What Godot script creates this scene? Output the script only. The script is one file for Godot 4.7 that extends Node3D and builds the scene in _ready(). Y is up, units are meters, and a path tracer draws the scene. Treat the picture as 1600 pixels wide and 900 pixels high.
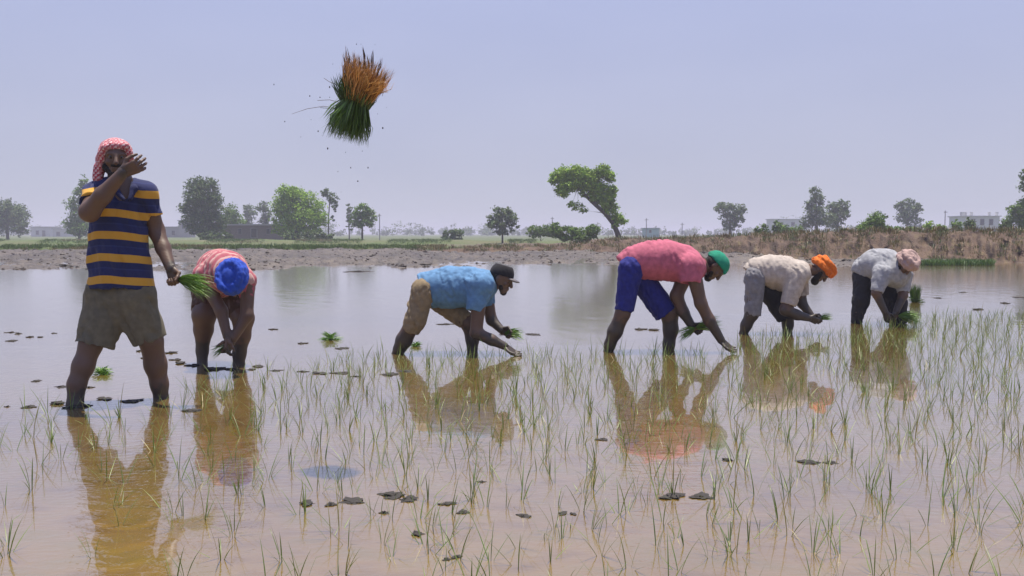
extends Node3D
# Workers planting rice in a flooded field. Metres, y up, water level y = 0, the camera looks along -z.

const EYE := 1.03
const FOCAL := 1500.0
var cam_basis: Basis
var rng := RandomNumberGenerator.new()
var taken := {}
var mats := {}

# ---------------------------------------------------------------- mesh helpers
class MB:
	var v := PackedVector3Array()
	var n := PackedVector3Array()
	var c := PackedColorArray()
	var uv := PackedVector2Array()
	var ix := PackedInt32Array()
	func quad(a: Vector3, b: Vector3, d: Vector3, e: Vector3, col: Color, nn := Vector3.ZERO) -> void:
		var nr := nn
		if nr == Vector3.ZERO:
			nr = (b - a).cross(e - a).normalized()
		var s := v.size()
		for p in [a, b, d, e]:
			v.append(p)
			n.append(nr)
			c.append(col)
			uv.append(Vector2.ZERO)
		ix.append_array([s, s + 2, s + 1, s, s + 3, s + 2])
	func box(lo: Vector3, hi: Vector3, col := Color.WHITE) -> void:
		var p := []
		for k in 8:
			p.append(Vector3(hi.x if k & 1 else lo.x, hi.y if k & 2 else lo.y, hi.z if k & 4 else lo.z))
		quad(p[4], p[5], p[7], p[6], col, Vector3(0, 0, 1))
		quad(p[1], p[0], p[2], p[3], col, Vector3(0, 0, -1))
		quad(p[5], p[1], p[3], p[7], col, Vector3(1, 0, 0))
		quad(p[0], p[4], p[6], p[2], col, Vector3(-1, 0, 0))
		quad(p[6], p[7], p[3], p[2], col, Vector3(0, 1, 0))
		quad(p[0], p[1], p[5], p[4], col, Vector3(0, -1, 0))
	func tube(path: Array, radii: Array, sides: int, col := Color.WHITE) -> void:
		var s0 := v.size()
		var m := path.size()
		var side := Vector3.RIGHT
		for i in m:
			var t: Vector3 = (path[mini(i + 1, m - 1)] - path[maxi(i - 1, 0)]).normalized()
			if absf(t.dot(side)) > 0.95:
				side = Vector3.FORWARD
			side = (side - t * side.dot(t)).normalized()
			var up := t.cross(side)
			for k in sides:
				var a := TAU * k / sides
				var nr := side * cos(a) + up * sin(a)
				v.append(path[i] + nr * radii[i])
				n.append(nr)
				c.append(col)
				uv.append(Vector2(float(k) / sides, i))
		for i in m - 1:
			for k in sides:
				var a := s0 + i * sides + k
				var b := s0 + i * sides + (k + 1) % sides
				ix.append_array([a, a + sides, b, b, a + sides, b + sides])
	func blade(path: Array, width: float, across: Vector3, col: Color) -> void:
		var m := path.size()
		var s0 := v.size()
		for i in m:
			var t: Vector3 = (path[mini(i + 1, m - 1)] - path[maxi(i - 1, 0)]).normalized()
			var u := float(i) / (m - 1)
			var w := width * 0.5 * (0.55 + 0.9 * u if u < 0.4 else 0.91 * pow((1.0 - u) / 0.6, 0.7) + 0.02)
			var nr := across.cross(t).normalized()
			v.append(path[i] - across * w)
			v.append(path[i] + across * w)
			n.append((nr - across * 0.35).normalized())
			n.append((nr + across * 0.35).normalized())
			c.append(col)
			c.append(col)
			uv.append(Vector2(0, u))
			uv.append(Vector2(1, u))
		for i in m - 1:
			var a := s0 + i * 2
			ix.append_array([a, a + 2, a + 1, a + 1, a + 2, a + 3])
	func mesh() -> ArrayMesh:
		var arr := []
		arr.resize(Mesh.ARRAY_MAX)
		arr[Mesh.ARRAY_VERTEX] = v
		arr[Mesh.ARRAY_NORMAL] = n
		arr[Mesh.ARRAY_COLOR] = c
		arr[Mesh.ARRAY_TEX_UV] = uv
		arr[Mesh.ARRAY_INDEX] = ix
		var am := ArrayMesh.new()
		am.add_surface_from_arrays(Mesh.PRIMITIVE_TRIANGLES, arr)
		return am

# A signed distance field on a grid, meshed as surface nets.
class Field:
	var h := 0.012
	var lo := Vector3.ZERO
	var nx := 0
	var ny := 0
	var nz := 0
	var f := PackedFloat32Array()
	var vid := PackedInt32Array()
	var pos := PackedVector3Array()
	var tri := PackedInt32Array()
	func build(prims: Array, cell: float) -> void:
		h = cell
		var a := Vector3.INF
		var b := -Vector3.INF
		for p in prims:
			if p.sub:
				continue
			a = a.min(p.lo)
			b = b.max(p.hi)
		lo = a - Vector3.ONE * h * 3.0
		var d := (b - lo) / h
		nx = int(d.x) + 5
		ny = int(d.y) + 5
		nz = int(d.z) + 5
		f.resize(nx * ny * nz)
		f.fill(1.0)
		for p in prims:
			splat(p)
		net()
	func splat(p: Dictionary) -> void:
		var k: float = p.k
		var m := Vector3.ONE * (k * 0.6 + 2.0 * h)
		var i0 := Vector3i(((p.lo - m - lo) / h).floor()).max(Vector3i.ZERO)
		var i1 := Vector3i(((p.hi + m - lo) / h).ceil()).min(Vector3i(nx - 1, ny - 1, nz - 1))
		var ell: bool = p.ell
		var a: Vector3 = p.a
		var ab: Vector3 = p.b - p.a
		var l2: float = maxf(ab.length_squared(), 1e-9)
		var ra: float = p.ra
		var rb: float = p.rb
		var ax: Vector3 = p.ax
		var st: float = 1.0 / p.s - 1.0
		var flat: bool = p.s != 1.0
		var inv: Basis = p.inv
		var rmin: float = p.rmin
		var clips: Array = p.clips
		var sub: bool = p.sub
		for z in range(i0.z, i1.z + 1):
			for y in range(i0.y, i1.y + 1):
				var row := (z * ny + y) * nx
				var q0 := lo + Vector3(0, y, z) * h
				for x in range(i0.x, i1.x + 1):
					var pp := q0
					pp.x += x * h
					var q := pp - a
					var d: float
					if ell:
						d = ((inv * q).length() - 1.0) * rmin
					else:
						if flat:
							q += ax * (q.dot(ax) * st)
						var t := clampf(q.dot(ab) / l2, 0.0, 1.0)
						d = (q - ab * t).length() - ra - (rb - ra) * t
					for cl in clips:
						d = maxf(d, (pp - cl[0]).dot(cl[1]))
					var g := f[row + x]
					if sub:
						f[row + x] = maxf(g, -d)
					else:
						var e := k - absf(g - d)
						if e > 0.0:
							f[row + x] = minf(g, d) - e * e / (4.0 * k)
						elif d < g:
							f[row + x] = d
	func vert(ci: int) -> int:
		if vid[ci] >= 0:
			return vid[ci]
		var sx := 1
		var sy := nx
		var sz := nx * ny
		var x := ci % nx
		var y := (ci / nx) % ny
		var z := ci / sz
		var acc := Vector3.ZERO
		var cnt := 0
		for e in 12:
			var axis := e / 4
			var u := e & 1
			var w := (e >> 1) & 1
			var o := Vector3.ZERO
			var i := ci
			var step := sx
			if axis == 0:
				o = Vector3(0, u, w)
				i += u * sy + w * sz
			elif axis == 1:
				o = Vector3(u, 0, w)
				i += u * sx + w * sz
				step = sy
			else:
				o = Vector3(u, w, 0)
				i += u * sx + w * sy
				step = sz
			var a := f[i]
			var b := f[i + step]
			if (a < 0.0) != (b < 0.0):
				o[axis] += a / (a - b)
				acc += o
				cnt += 1
		var id := pos.size()
		vid[ci] = id
		pos.append(lo + (Vector3(x, y, z) + acc / maxi(cnt, 1)) * h)
		return id
	func quad(a: int, b: int, c: int, d: int, flip: bool) -> void:
		var p := vert(a)
		var q := vert(b)
		var r := vert(c)
		var s := vert(d)
		if flip:
			tri.append_array([p, q, r, p, r, s])
		else:
			tri.append_array([p, r, q, p, s, r])
	func net() -> void:
		vid.resize(f.size())
		vid.fill(-1)
		var sy := nx
		var sz := nx * ny
		for z in range(1, nz - 1):
			for y in range(1, ny - 1):
				var row := (z * ny + y) * nx
				for x in range(1, nx - 1):
					var i := row + x
					var g := f[i]
					if g > 0.5:
						continue
					var ins := g < 0.0
					if (f[i + 1] < 0.0) != ins:
						quad(i, i - sy, i - sy - sz, i - sz, ins)
					if (f[i + sy] < 0.0) != ins:
						quad(i, i - sz, i - sz - 1, i - 1, ins)
					if (f[i + sz] < 0.0) != ins:
						quad(i, i - 1, i - 1 - sy, i - sy, ins)

# prims: a tapered capsule or an ellipsoid
func cap(a: Vector3, b: Vector3, ra: float, rb: float, k := 0.03, ax := Vector3.ZERO, s := 1.0, clips := [], sub := false) -> Dictionary:
	var r := maxf(ra, rb)
	return {"ell": false, "a": a, "b": b, "ra": ra, "rb": rb, "k": k, "ax": ax, "s": s, "clips": clips, "sub": sub, "inv": Basis(), "rmin": r,
		"lo": a.min(b) - Vector3.ONE * r * maxf(1.0, s), "hi": a.max(b) + Vector3.ONE * r * maxf(1.0, s)}

func ell(c: Vector3, bs: Basis, r: Vector3, k := 0.02, clips := [], sub := false) -> Dictionary:
	var m := maxf(r.x, maxf(r.y, r.z))
	return {"ell": true, "a": c, "b": c, "ra": m, "rb": m, "k": k, "ax": Vector3.ZERO, "s": 1.0, "clips": clips, "sub": sub,
		"inv": Basis.from_scale(Vector3.ONE / r) * bs.transposed(), "rmin": minf(r.x, minf(r.y, r.z)), "lo": c - Vector3.ONE * m, "hi": c + Vector3.ONE * m}

# fields: array of [prims, cell]; all end in one mesh
func skin(fields: Array, wrinkle := 0.0, freq := 12.0, uvf = null, colf = null, seed_ := 1) -> ArrayMesh:
	var v := PackedVector3Array()
	var t := PackedInt32Array()
	for fd in fields:
		var fl := Field.new()
		fl.build(fd[0], fd[1])
		var s := v.size()
		v.append_array(fl.pos)
		for i in fl.tri:
			t.append(i + s)
	var n := normals_of(v, t)
	if wrinkle > 0.0:
		var nz := FastNoiseLite.new()
		nz.seed = seed_
		nz.frequency = freq
		nz.fractal_type = FastNoiseLite.FRACTAL_RIDGED
		nz.fractal_octaves = 2
		var broad := FastNoiseLite.new()
		broad.seed = seed_ + 7
		broad.frequency = freq * 0.35
		for i in v.size():
			var p := v[i]
			var where := clampf(0.45 + 1.5 * broad.get_noise_3dv(p * 1.3 + Vector3(5, 2, 8)), 0.08, 1.0)
			var w := Vector3(p.x * 1.25 + 0.35 * p.y, p.y * 0.38 + p.x * 0.2, p.z * 0.7)
			v[i] += n[i] * wrinkle * (1.7 * where * nz.get_noise_3dv(w) + 0.35 * broad.get_noise_3dv(p))
		n = normals_of(v, t)
	var uv := PackedVector2Array()
	var c := PackedColorArray()
	for i in v.size():
		uv.append(uvf.call(v[i]) if uvf != null else Vector2.ZERO)
		c.append(colf.call(v[i]) if colf != null else Color.WHITE)
	var arr := []
	arr.resize(Mesh.ARRAY_MAX)
	arr[Mesh.ARRAY_VERTEX] = v
	arr[Mesh.ARRAY_NORMAL] = n
	arr[Mesh.ARRAY_TEX_UV] = uv
	arr[Mesh.ARRAY_COLOR] = c
	arr[Mesh.ARRAY_INDEX] = t
	var am := ArrayMesh.new()
	am.add_surface_from_arrays(Mesh.PRIMITIVE_TRIANGLES, arr)
	return am

func normals_of(v: PackedVector3Array, t: PackedInt32Array) -> PackedVector3Array:
	var n := PackedVector3Array()
	n.resize(v.size())
	for i in range(0, t.size(), 3):
		var a := t[i]
		var b := t[i + 1]
		var c := t[i + 2]
		var w := (v[c] - v[a]).cross(v[b] - v[a])
		n[a] += w
		n[b] += w
		n[c] += w
	for i in n.size():
		n[i] = n[i].normalized()
	return n

# ---------------------------------------------------------------- scene helpers
func numbered(called: String) -> String:
	if not taken.has(called):
		taken[called] = 0
		return called
	taken[called] += 1
	return "%s_%03d" % [called, taken[called]]

func tag(o: Node, label: String, category: String, group := "", kind := "") -> Node:
	if label:
		o.set_meta("label", label)
	if category:
		o.set_meta("category", category)
	if group:
		o.set_meta("group", group)
	if kind:
		o.set_meta("kind", kind)
	return o

func thing(called: String, where: Vector3, label: String, category: String, group := "") -> Node3D:
	var o := Node3D.new()
	o.name = numbered(called)
	add_child(o)
	o.position = where
	tag(o, label, category, group)
	return o

func put(called: String, m: Mesh, mat: Material, parent: Node = self) -> MeshInstance3D:
	var o := MeshInstance3D.new()
	o.name = numbered(called) if parent == self else called
	o.mesh = m
	o.material_override = mat
	parent.add_child(o, true)
	return o

# a part whose mesh is given in world coordinates
func part(called: String, m: Mesh, mat: Material, parent: Node3D) -> MeshInstance3D:
	var o := put(called, m, mat, parent)
	o.position = -parent.position
	return o

func structure(called: String, m: Mesh, mat: Material) -> MeshInstance3D:
	var o := put(called, m, mat)
	o.set_meta("kind", "structure")
	return o

func ray(px: float, py: float) -> Vector3:
	return cam_basis * Vector3((px - 800.0) / FOCAL, (450.0 - py) / FOCAL, -1.0)

func at(px: float, py: float, dist: float) -> Vector3:   # where the line of sight meets the upright plane z = -dist
	var r := ray(px, py)
	return Vector3(0, EYE, 0) + r * (dist / -r.z)

func on(px: float, py: float, y := 0.0) -> Vector3:      # where it meets the level y
	var r := ray(px, py)
	return Vector3(0, EYE, 0) + r * ((y - EYE) / r.y)

func lin(r: float, g: float, b: float) -> Color:
	return Color(r, g, b).linear_to_srgb()

func noise_tex(seed_: int, freq: float, ramp: Array, size := 256, oct := 4, kind := FastNoiseLite.TYPE_SIMPLEX_SMOOTH) -> ImageTexture:
	var nz := FastNoiseLite.new()
	nz.seed = seed_
	nz.frequency = freq
	nz.fractal_octaves = oct
	nz.noise_type = kind
	var img := nz.get_seamless_image(size, size)
	img.convert(Image.FORMAT_RGB8)
	var out := Image.create(size, size, true, Image.FORMAT_RGB8)
	for y in size:
		for x in size:
			var t := img.get_pixel(x, y).r * (ramp.size() - 1)
			var i := mini(int(t), ramp.size() - 2)
			out.set_pixel(x, y, (ramp[i] as Color).lerp(ramp[i + 1], t - i))
	return ImageTexture.create_from_image(out)

func normal_tex(seed_: int, freq: float, strength: float, size := 512, oct := 3) -> ImageTexture:
	var nz := FastNoiseLite.new()
	nz.seed = seed_
	nz.frequency = freq
	nz.fractal_octaves = oct
	nz.noise_type = FastNoiseLite.TYPE_SIMPLEX_SMOOTH
	var img := nz.get_seamless_image(size, size)
	img.convert(Image.FORMAT_RGBA8)
	img.bump_map_to_normal_map(strength)
	return ImageTexture.create_from_image(img)

func surf(col: Color, rough := 0.9, tex: Texture2D = null, scale := 1.0, ntex: Texture2D = null, nscale := 1.0) -> StandardMaterial3D:
	var m := StandardMaterial3D.new()
	m.albedo_color = col
	m.roughness = rough
	m.cull_mode = BaseMaterial3D.CULL_DISABLED
	if tex:
		m.albedo_texture = tex
	if ntex:
		m.normal_enabled = true
		m.normal_texture = ntex
		m.normal_scale = nscale
	if tex or ntex:
		m.uv1_triplanar = true
		m.uv1_world_triplanar = true
		m.uv1_scale = Vector3.ONE * scale
	return m

func vcol(rough := 0.9, back := Color.BLACK) -> StandardMaterial3D:
	var m := StandardMaterial3D.new()
	m.vertex_color_use_as_albedo = true
	m.roughness = rough
	m.cull_mode = BaseMaterial3D.CULL_DISABLED
	if back != Color.BLACK:
		m.backlight_enabled = true
		m.backlight = back
	return m

func _ready() -> void:
	rng.seed = 20240607
	# ---- camera
	cam_basis = Basis(Vector3.RIGHT, -atan(85.0 / FOCAL))
	var cam := Camera3D.new()
	cam.name = "camera"
	add_child(cam)
	cam.transform = Transform3D(cam_basis, Vector3(0, EYE, 0))
	cam.fov = rad_to_deg(2.0 * atan(450.0 / FOCAL))
	cam.near = 0.05
	cam.far = 6000.0
	cam.current = true
	# ---- sky, haze, exposure
	var env := Environment.new()
	var sky_mat := ProceduralSkyMaterial.new()
	sky_mat.sky_top_color = Color(0.545, 0.602, 0.795)
	sky_mat.sky_horizon_color = Color(0.628, 0.636, 0.682)
	sky_mat.sky_curve = 0.22
	sky_mat.ground_bottom_color = Color(0.35, 0.31, 0.25)
	sky_mat.ground_horizon_color = Color(0.628, 0.636, 0.682)
	sky_mat.ground_curve = 0.02
	sky_mat.sun_angle_max = 20.0
	var haze_noise := FastNoiseLite.new()
	haze_noise.seed = 9
	haze_noise.frequency = 1.3
	haze_noise.fractal_octaves = 4
	var cover := Image.create(512, 256, false, Image.FORMAT_RGBA8)
	for y in 256:
		for x in 512:
			var el := PI * (0.5 - (y + 0.5) / 256.0)
			var az := TAU * (x + 0.5) / 512.0
			var hz := haze_noise.get_noise_3d(cos(az) * cos(el) * 2.0, sin(el) * 7.0, sin(az) * cos(el) * 2.0)
			cover.set_pixel(x, y, Color(1.0, 0.98, 0.97, clampf(0.5 + hz, 0.0, 1.0)))
	sky_mat.sky_cover = ImageTexture.create_from_image(cover)
	sky_mat.sky_cover_modulate = Color(0.16, 0.16, 0.16)
	var sky := Sky.new()
	sky.sky_material = sky_mat
	env.background_mode = Environment.BG_SKY
	env.sky = sky
	env.tonemap_mode = Environment.TONE_MAPPER_LINEAR
	env.tonemap_exposure = 1.45
	env.fog_enabled = true
	env.fog_density = 0.0014
	env.fog_light_color = Color(0.86, 0.86, 0.93)
	env.sdfgi_enabled = true
	env.ssao_enabled = true
	env.ssil_enabled = true
	var we := WorldEnvironment.new()
	we.name = "world_environment"
	we.environment = env
	add_child(we)
	# ---- sun: almost overhead, a little behind the workers
	var sun := DirectionalLight3D.new()
	sun.name = "sun"
	add_child(sun)
	sun.look_at_from_position(Vector3.ZERO, -Vector3(0.06, 1.0, -0.15), Vector3.FORWARD)
	sun.light_energy = 1.6
	sun.light_color = Color(1.0, 0.96, 0.89)
	sun.light_angular_distance = 0.6
	sun.shadow_enabled = true
	make_materials()
	build_ground()
	build_bank_growth()
	build_trees()
	build_buildings()
	build_people()
	build_bundles()
	build_seedlings()
	build_clods()

func make_materials() -> void:
	var fine := noise_tex(3, 0.03, [Color(0.78, 0.78, 0.78), Color(1, 1, 1)], 256, 4)
	var weave := normal_tex(5, 0.06, 4.0, 256, 3)
	mats.fine = fine
	mats.weave = weave
	# turbid water: brown silt under a smooth surface
	var w := StandardMaterial3D.new()
	w.albedo_color = lin(0.195, 0.127, 0.036)
	w.albedo_texture = noise_tex(11, 0.008, [Color(0.86, 0.84, 0.80), Color(1.0, 1.0, 1.0), Color(0.93, 0.97, 0.88)], 512, 4)
	w.roughness = 0.05
	w.vertex_color_use_as_albedo = true
	w.metallic_specular = 0.707
	w.clearcoat_enabled = true
	w.clearcoat = 1.0
	w.clearcoat_roughness = 0.03
	w.normal_enabled = true
	w.normal_texture = normal_tex(21, 0.016, 10.0, 1024, 4)
	w.normal_scale = 0.21
	w.uv1_triplanar = true
	w.uv1_world_triplanar = true
	w.uv1_scale = Vector3(0.55, 0.55, 1.1)
	mats.water = w
	mats.leaf = vcol(0.42, Color(0.5, 0.55, 0.3))
	mats.crown = vcol(0.7, Color(0.55, 0.6, 0.15))
	mats.plain = vcol(0.9)
	mats.soil = vcol(0.95)
	mats.soil.normal_enabled = true
	mats.soil.normal_texture = normal_tex(31, 0.03, 14.0, 512, 5)
	mats.soil.uv1_triplanar = true
	mats.soil.uv1_world_triplanar = true
	mats.soil.uv1_scale = Vector3.ONE * 0.6
	mats.mud = mats.soil.duplicate()
	mats.mud.roughness = 0.55
	mats.clod = surf(lin(0.030, 0.025, 0.021), 0.8, fine, 8.0, weave, 1.0)
	mats.bark = surf(lin(0.09, 0.075, 0.055), 0.95, fine, 3.0)

# ---------------------------------------------------------------- setting
func sheet(f: Callable, cols: int, rows: int) -> ArrayMesh:   # f(u, v) -> [point, colour]
	var v := PackedVector3Array()
	var c := PackedColorArray()
	var t := PackedInt32Array()
	for j in rows + 1:
		for i in cols + 1:
			var r: Array = f.call(float(i) / cols, float(j) / rows)
			v.append(r[0])
			c.append(r[1])
	for j in rows:
		for i in cols:
			var a := j * (cols + 1) + i
			var b := a + cols + 1
			t.append_array([a, b, a + 1, a + 1, b, b + 1])
	var arr := []
	arr.resize(Mesh.ARRAY_MAX)
	arr[Mesh.ARRAY_VERTEX] = v
	arr[Mesh.ARRAY_NORMAL] = normals_of(v, t)
	arr[Mesh.ARRAY_COLOR] = c
	arr[Mesh.ARRAY_INDEX] = t
	var am := ArrayMesh.new()
	am.add_surface_from_arrays(Mesh.PRIMITIVE_TRIANGLES, arr)
	return am

var n_big := FastNoiseLite.new()
var n_mid := FastNoiseLite.new()
var n_small := FastNoiseLite.new()

func bank_front(u: float) -> float:   # distance of the foot of the earth bank, by direction u = x / distance
	return lerpf(50.0, 34.0, smoothstep(0.02, 0.5, u)) + 1.6 * n_big.get_noise_2d(u * 160.0, 3.0)

func bank_height(u: float) -> float:
	var a := 0.30 * smoothstep(-0.14, 0.0, u) + 0.45 * smoothstep(0.03, 0.13, u) + 0.38 * smoothstep(0.12, 0.36, u)
	return a + 0.09 * n_mid.get_noise_2d(u * 260.0, 9.0) + 0.05 * n_mid.get_noise_2d(u * 900.0, 2.0)

func mud_y(x: float, d: float) -> float:
	var a := x / d
	var shore := 27.5 + 3.5 * smoothstep(-0.3, 0.1, a) + 2.5 * smoothstep(0.3, 0.45, a) + 2.4 * n_big.get_noise_2d(x * 0.8, d * 0.5)
	var y := -0.11 + 0.10 * smoothstep(shore - 4.0, shore + 2.0, d) + 0.085 * smoothstep(shore + 2.0, shore + 20.0, d)
	y += (0.17 * n_mid.get_noise_2d(x * 0.8, d * 0.5) + 0.15 * n_small.get_noise_2d(x * 1.1, d * 0.8)) * smoothstep(shore - 5.0, shore + 4.0, d)
	return y

func build_ground() -> void:
	n_big.seed = 4; n_big.frequency = 0.06; n_big.fractal_octaves = 3
	n_mid.seed = 8; n_mid.frequency = 0.25; n_mid.fractal_octaves = 3
	n_small.seed = 15; n_small.frequency = 1.3; n_small.fractal_octaves = 4
	# base ground to the horizon
	var pm := PlaneMesh.new()
	pm.size = Vector2(6000, 6000)
	var g := structure("ground", pm, surf(lin(0.10, 0.085, 0.06), 0.95, mats.fine, 0.05))
	g.position = Vector3(0, -0.45, 0)
	# water
	var nw := FastNoiseLite.new()
	nw.seed = 77; nw.frequency = 2.8; nw.fractal_octaves = 2; nw.fractal_gain = 0.6
	var water_part := func(d0: float, d1: float, u: float, v: float) -> Array:
		var edge := lerpf(8.85, 12.5, smoothstep(0.555, 0.60, u)) + 0.18 * n_mid.get_noise_1d(u * 90.0)
		var d := lerpf(edge if d0 > 0.0 else d0, d1 if d0 > 0.0 else edge, v)
		var x := lerpf(-0.8, 0.8, u) * (d + 6.0)
		var amp := lerpf(0.0007, 0.0024, smoothstep(7.0, 15.0, d + 2.5 * n_big.get_noise_2d(x * 0.7, d))) * (1.0 + 0.5 * n_mid.get_noise_2d(x * 0.4, d * 0.6))
		var silt := clampf(0.5 + 0.8 * n_mid.get_noise_2d(x * 1.1 + 7.0, d * 1.3) + 0.35 * n_small.get_noise_2d(x * 0.8, d), 0.0, 1.0)
		return [Vector3(x, amp * nw.get_noise_2d(x, d * 1.7), -d), Color(0.80, 0.78, 0.74).lerp(Color(1.15, 1.13, 1.2), silt)]
	structure("water", sheet(func(u: float, v: float) -> Array: return water_part.call(-3.0, 12.5, u, v), 400, 190), mats.water)
	# open water beyond the planted rows, ruffled by the breeze
	var ruffled: StandardMaterial3D = mats.water.duplicate()
	ruffled.roughness = 0.11
	ruffled.clearcoat_roughness = 0.10
	structure("open_water", sheet(func(u: float, v: float) -> Array: return water_part.call(12.5, 62.0, u, v), 400, 300), ruffled)
	# mud flat: rises out of the water, broken by puddles
	structure("mud_flat", sheet(func(u: float, v: float) -> Array:
		var a := lerpf(-0.66, 0.66, u)
		var d := 22.0 * pow(64.0 / 22.0, v)
		var x := a * d
		var y := mud_y(x, d)
		var k := 0.5 + 0.5 * n_mid.get_noise_2d(x * 0.7 + 90.0, d * 0.4)
		var k2 := 0.5 + 0.9 * n_small.get_noise_2d(x * 1.6 + 40.0, d * 0.9)
		var col := Color(0.032, 0.025, 0.020).lerp(Color(0.105, 0.084, 0.066), clampf(k * 1.3 - 0.15 + (k2 - 0.5) * 0.9, 0, 1))
		return [Vector3(x, y, -d), col], 520, 200), mats.mud)
	# two low grassed bunds and the fields between and beyond them
	field_strip("field", 60.0, 95.0, 0.03, Color(0.075, 0.10, 0.03), Color(0.11, 0.10, 0.055))
	field_strip("field", 95.0, 2800.0, 0.12, Color(0.075, 0.11, 0.035), Color(0.10, 0.115, 0.05))
	bund(57.0, 3.0, 0.34, -0.66, 0.03)
	bund(92.0, 4.0, 0.52, -0.66, 0.09)
	# the eroded earth bank
	structure("earth_bank", sheet(func(u: float, v: float) -> Array:
		var a := lerpf(-0.13, 0.66, u)
		var hgt := bank_height(a)
		var front := bank_front(a)
		var d: float
		var y: float
		if v < 0.7:
			var t := v / 0.7
			d = front + t * 3.6
			y = -0.15 + (hgt + 0.15) * pow(smoothstep(0.0, 1.0, t), 0.8)
			var rough := sin(PI * clampf(t, 0.0, 1.0))
			d += rough * (1.1 * n_mid.get_noise_2d(a * 150.0, y * 1.2) + 0.45 * n_mid.get_noise_2d(a * 420.0, y * 5.0))
			y += rough * (0.12 * n_small.get_noise_2d(a * 60.0, t * 3.0) + 0.05 * sin(t * 17.0 + 5.0 * n_mid.get_noise_1d(a * 60.0)))
		else:
			var t := (v - 0.7) / 0.3
			d = front + 3.6 + t * t * 90.0
			y = hgt - 0.35 * t + 0.03 * n_mid.get_noise_2d(a * 300.0, t * 20.0)
		var k := 0.5 + 0.5 * n_mid.get_noise_2d(a * 240.0 + 50.0, y * 3.5)
		var k2 := 0.5 + 0.5 * n_small.get_noise_2d(a * 70.0, y * 3.0 + 7.0)
		var col := Color(0.060, 0.037, 0.026).lerp(Color(0.135, 0.090, 0.060), clampf(k * 0.8 + k2 * 0.8 - 0.3, 0, 1))
		if k2 > 0.6:
			col = col.lerp(Color(0.15, 0.13, 0.055), (k2 - 0.6) * 2.0)
		return [Vector3(a * d, y, -d), col], 460, 44), mats.soil)

func field_strip(called: String, d0: float, d1: float, y: float, c0: Color, c1: Color) -> void:
	structure(called, sheet(func(u: float, v: float) -> Array:
		var a := lerpf(-0.85, 0.85, u)
		var d := d0 * pow(d1 / d0, v)
		var k := 0.5 + 0.5 * n_big.get_noise_2d(a * d * 0.4, d * 0.25)
		return [Vector3(a * d, y + 0.02 * n_mid.get_noise_2d(a * d, d), -d), c0.lerp(c1, k)], 120, 60), mats.soil)

func bund(d0: float, w: float, hgt: float, a0: float, a1: float) -> void:
	structure("grass_bund", sheet(func(u: float, v: float) -> Array:
		var a := lerpf(a0, a1, u)
		var d := d0 + v * w
		var x := a * d0
		var y := hgt * sin(PI * v) * (0.85 + 0.25 * n_mid.get_noise_2d(x * 0.6, d0)) * smoothstep(a1, a1 - 0.04, a) - 0.05
		y += 0.03 * n_small.get_noise_2d(x, d)
		var k := 0.5 + 0.5 * n_mid.get_noise_2d(x * 0.5, d * 2.0)
		return [Vector3(x, y, -d), Color(0.075, 0.115, 0.03).lerp(Color(0.14, 0.12, 0.07), clampf(k * 1.4 - 0.4, 0, 1))], 300, 8), mats.soil)

func grass_patch(mb: MB, p: Vector3, hgt: float, spread: float, n: int, col: Color, wid: float) -> void:
	for i in n:
		var az := rng.randf() * TAU
		var o := Vector3(cos(az), 0, sin(az))
		var b := p + o * spread * rng.randf()
		var l := hgt * rng.randf_range(0.5, 1.1)
		var lean := rng.randf_range(0.1, 0.75)
		var tip := b + Vector3(0, l * (1.0 - lean * 0.4), 0) + o * l * lean
		var mid := b.lerp(tip, 0.5) + Vector3(0, l * 0.13, 0)
		var s := rng.randf_range(0.7, 1.3)
		mb.blade([b, mid, tip], wid, Vector3(cos(az + 1.3), 0, sin(az + 1.3)), Color(col.r * s, col.g * s, col.b * s * rng.randf_range(0.7, 1.1)))

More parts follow.
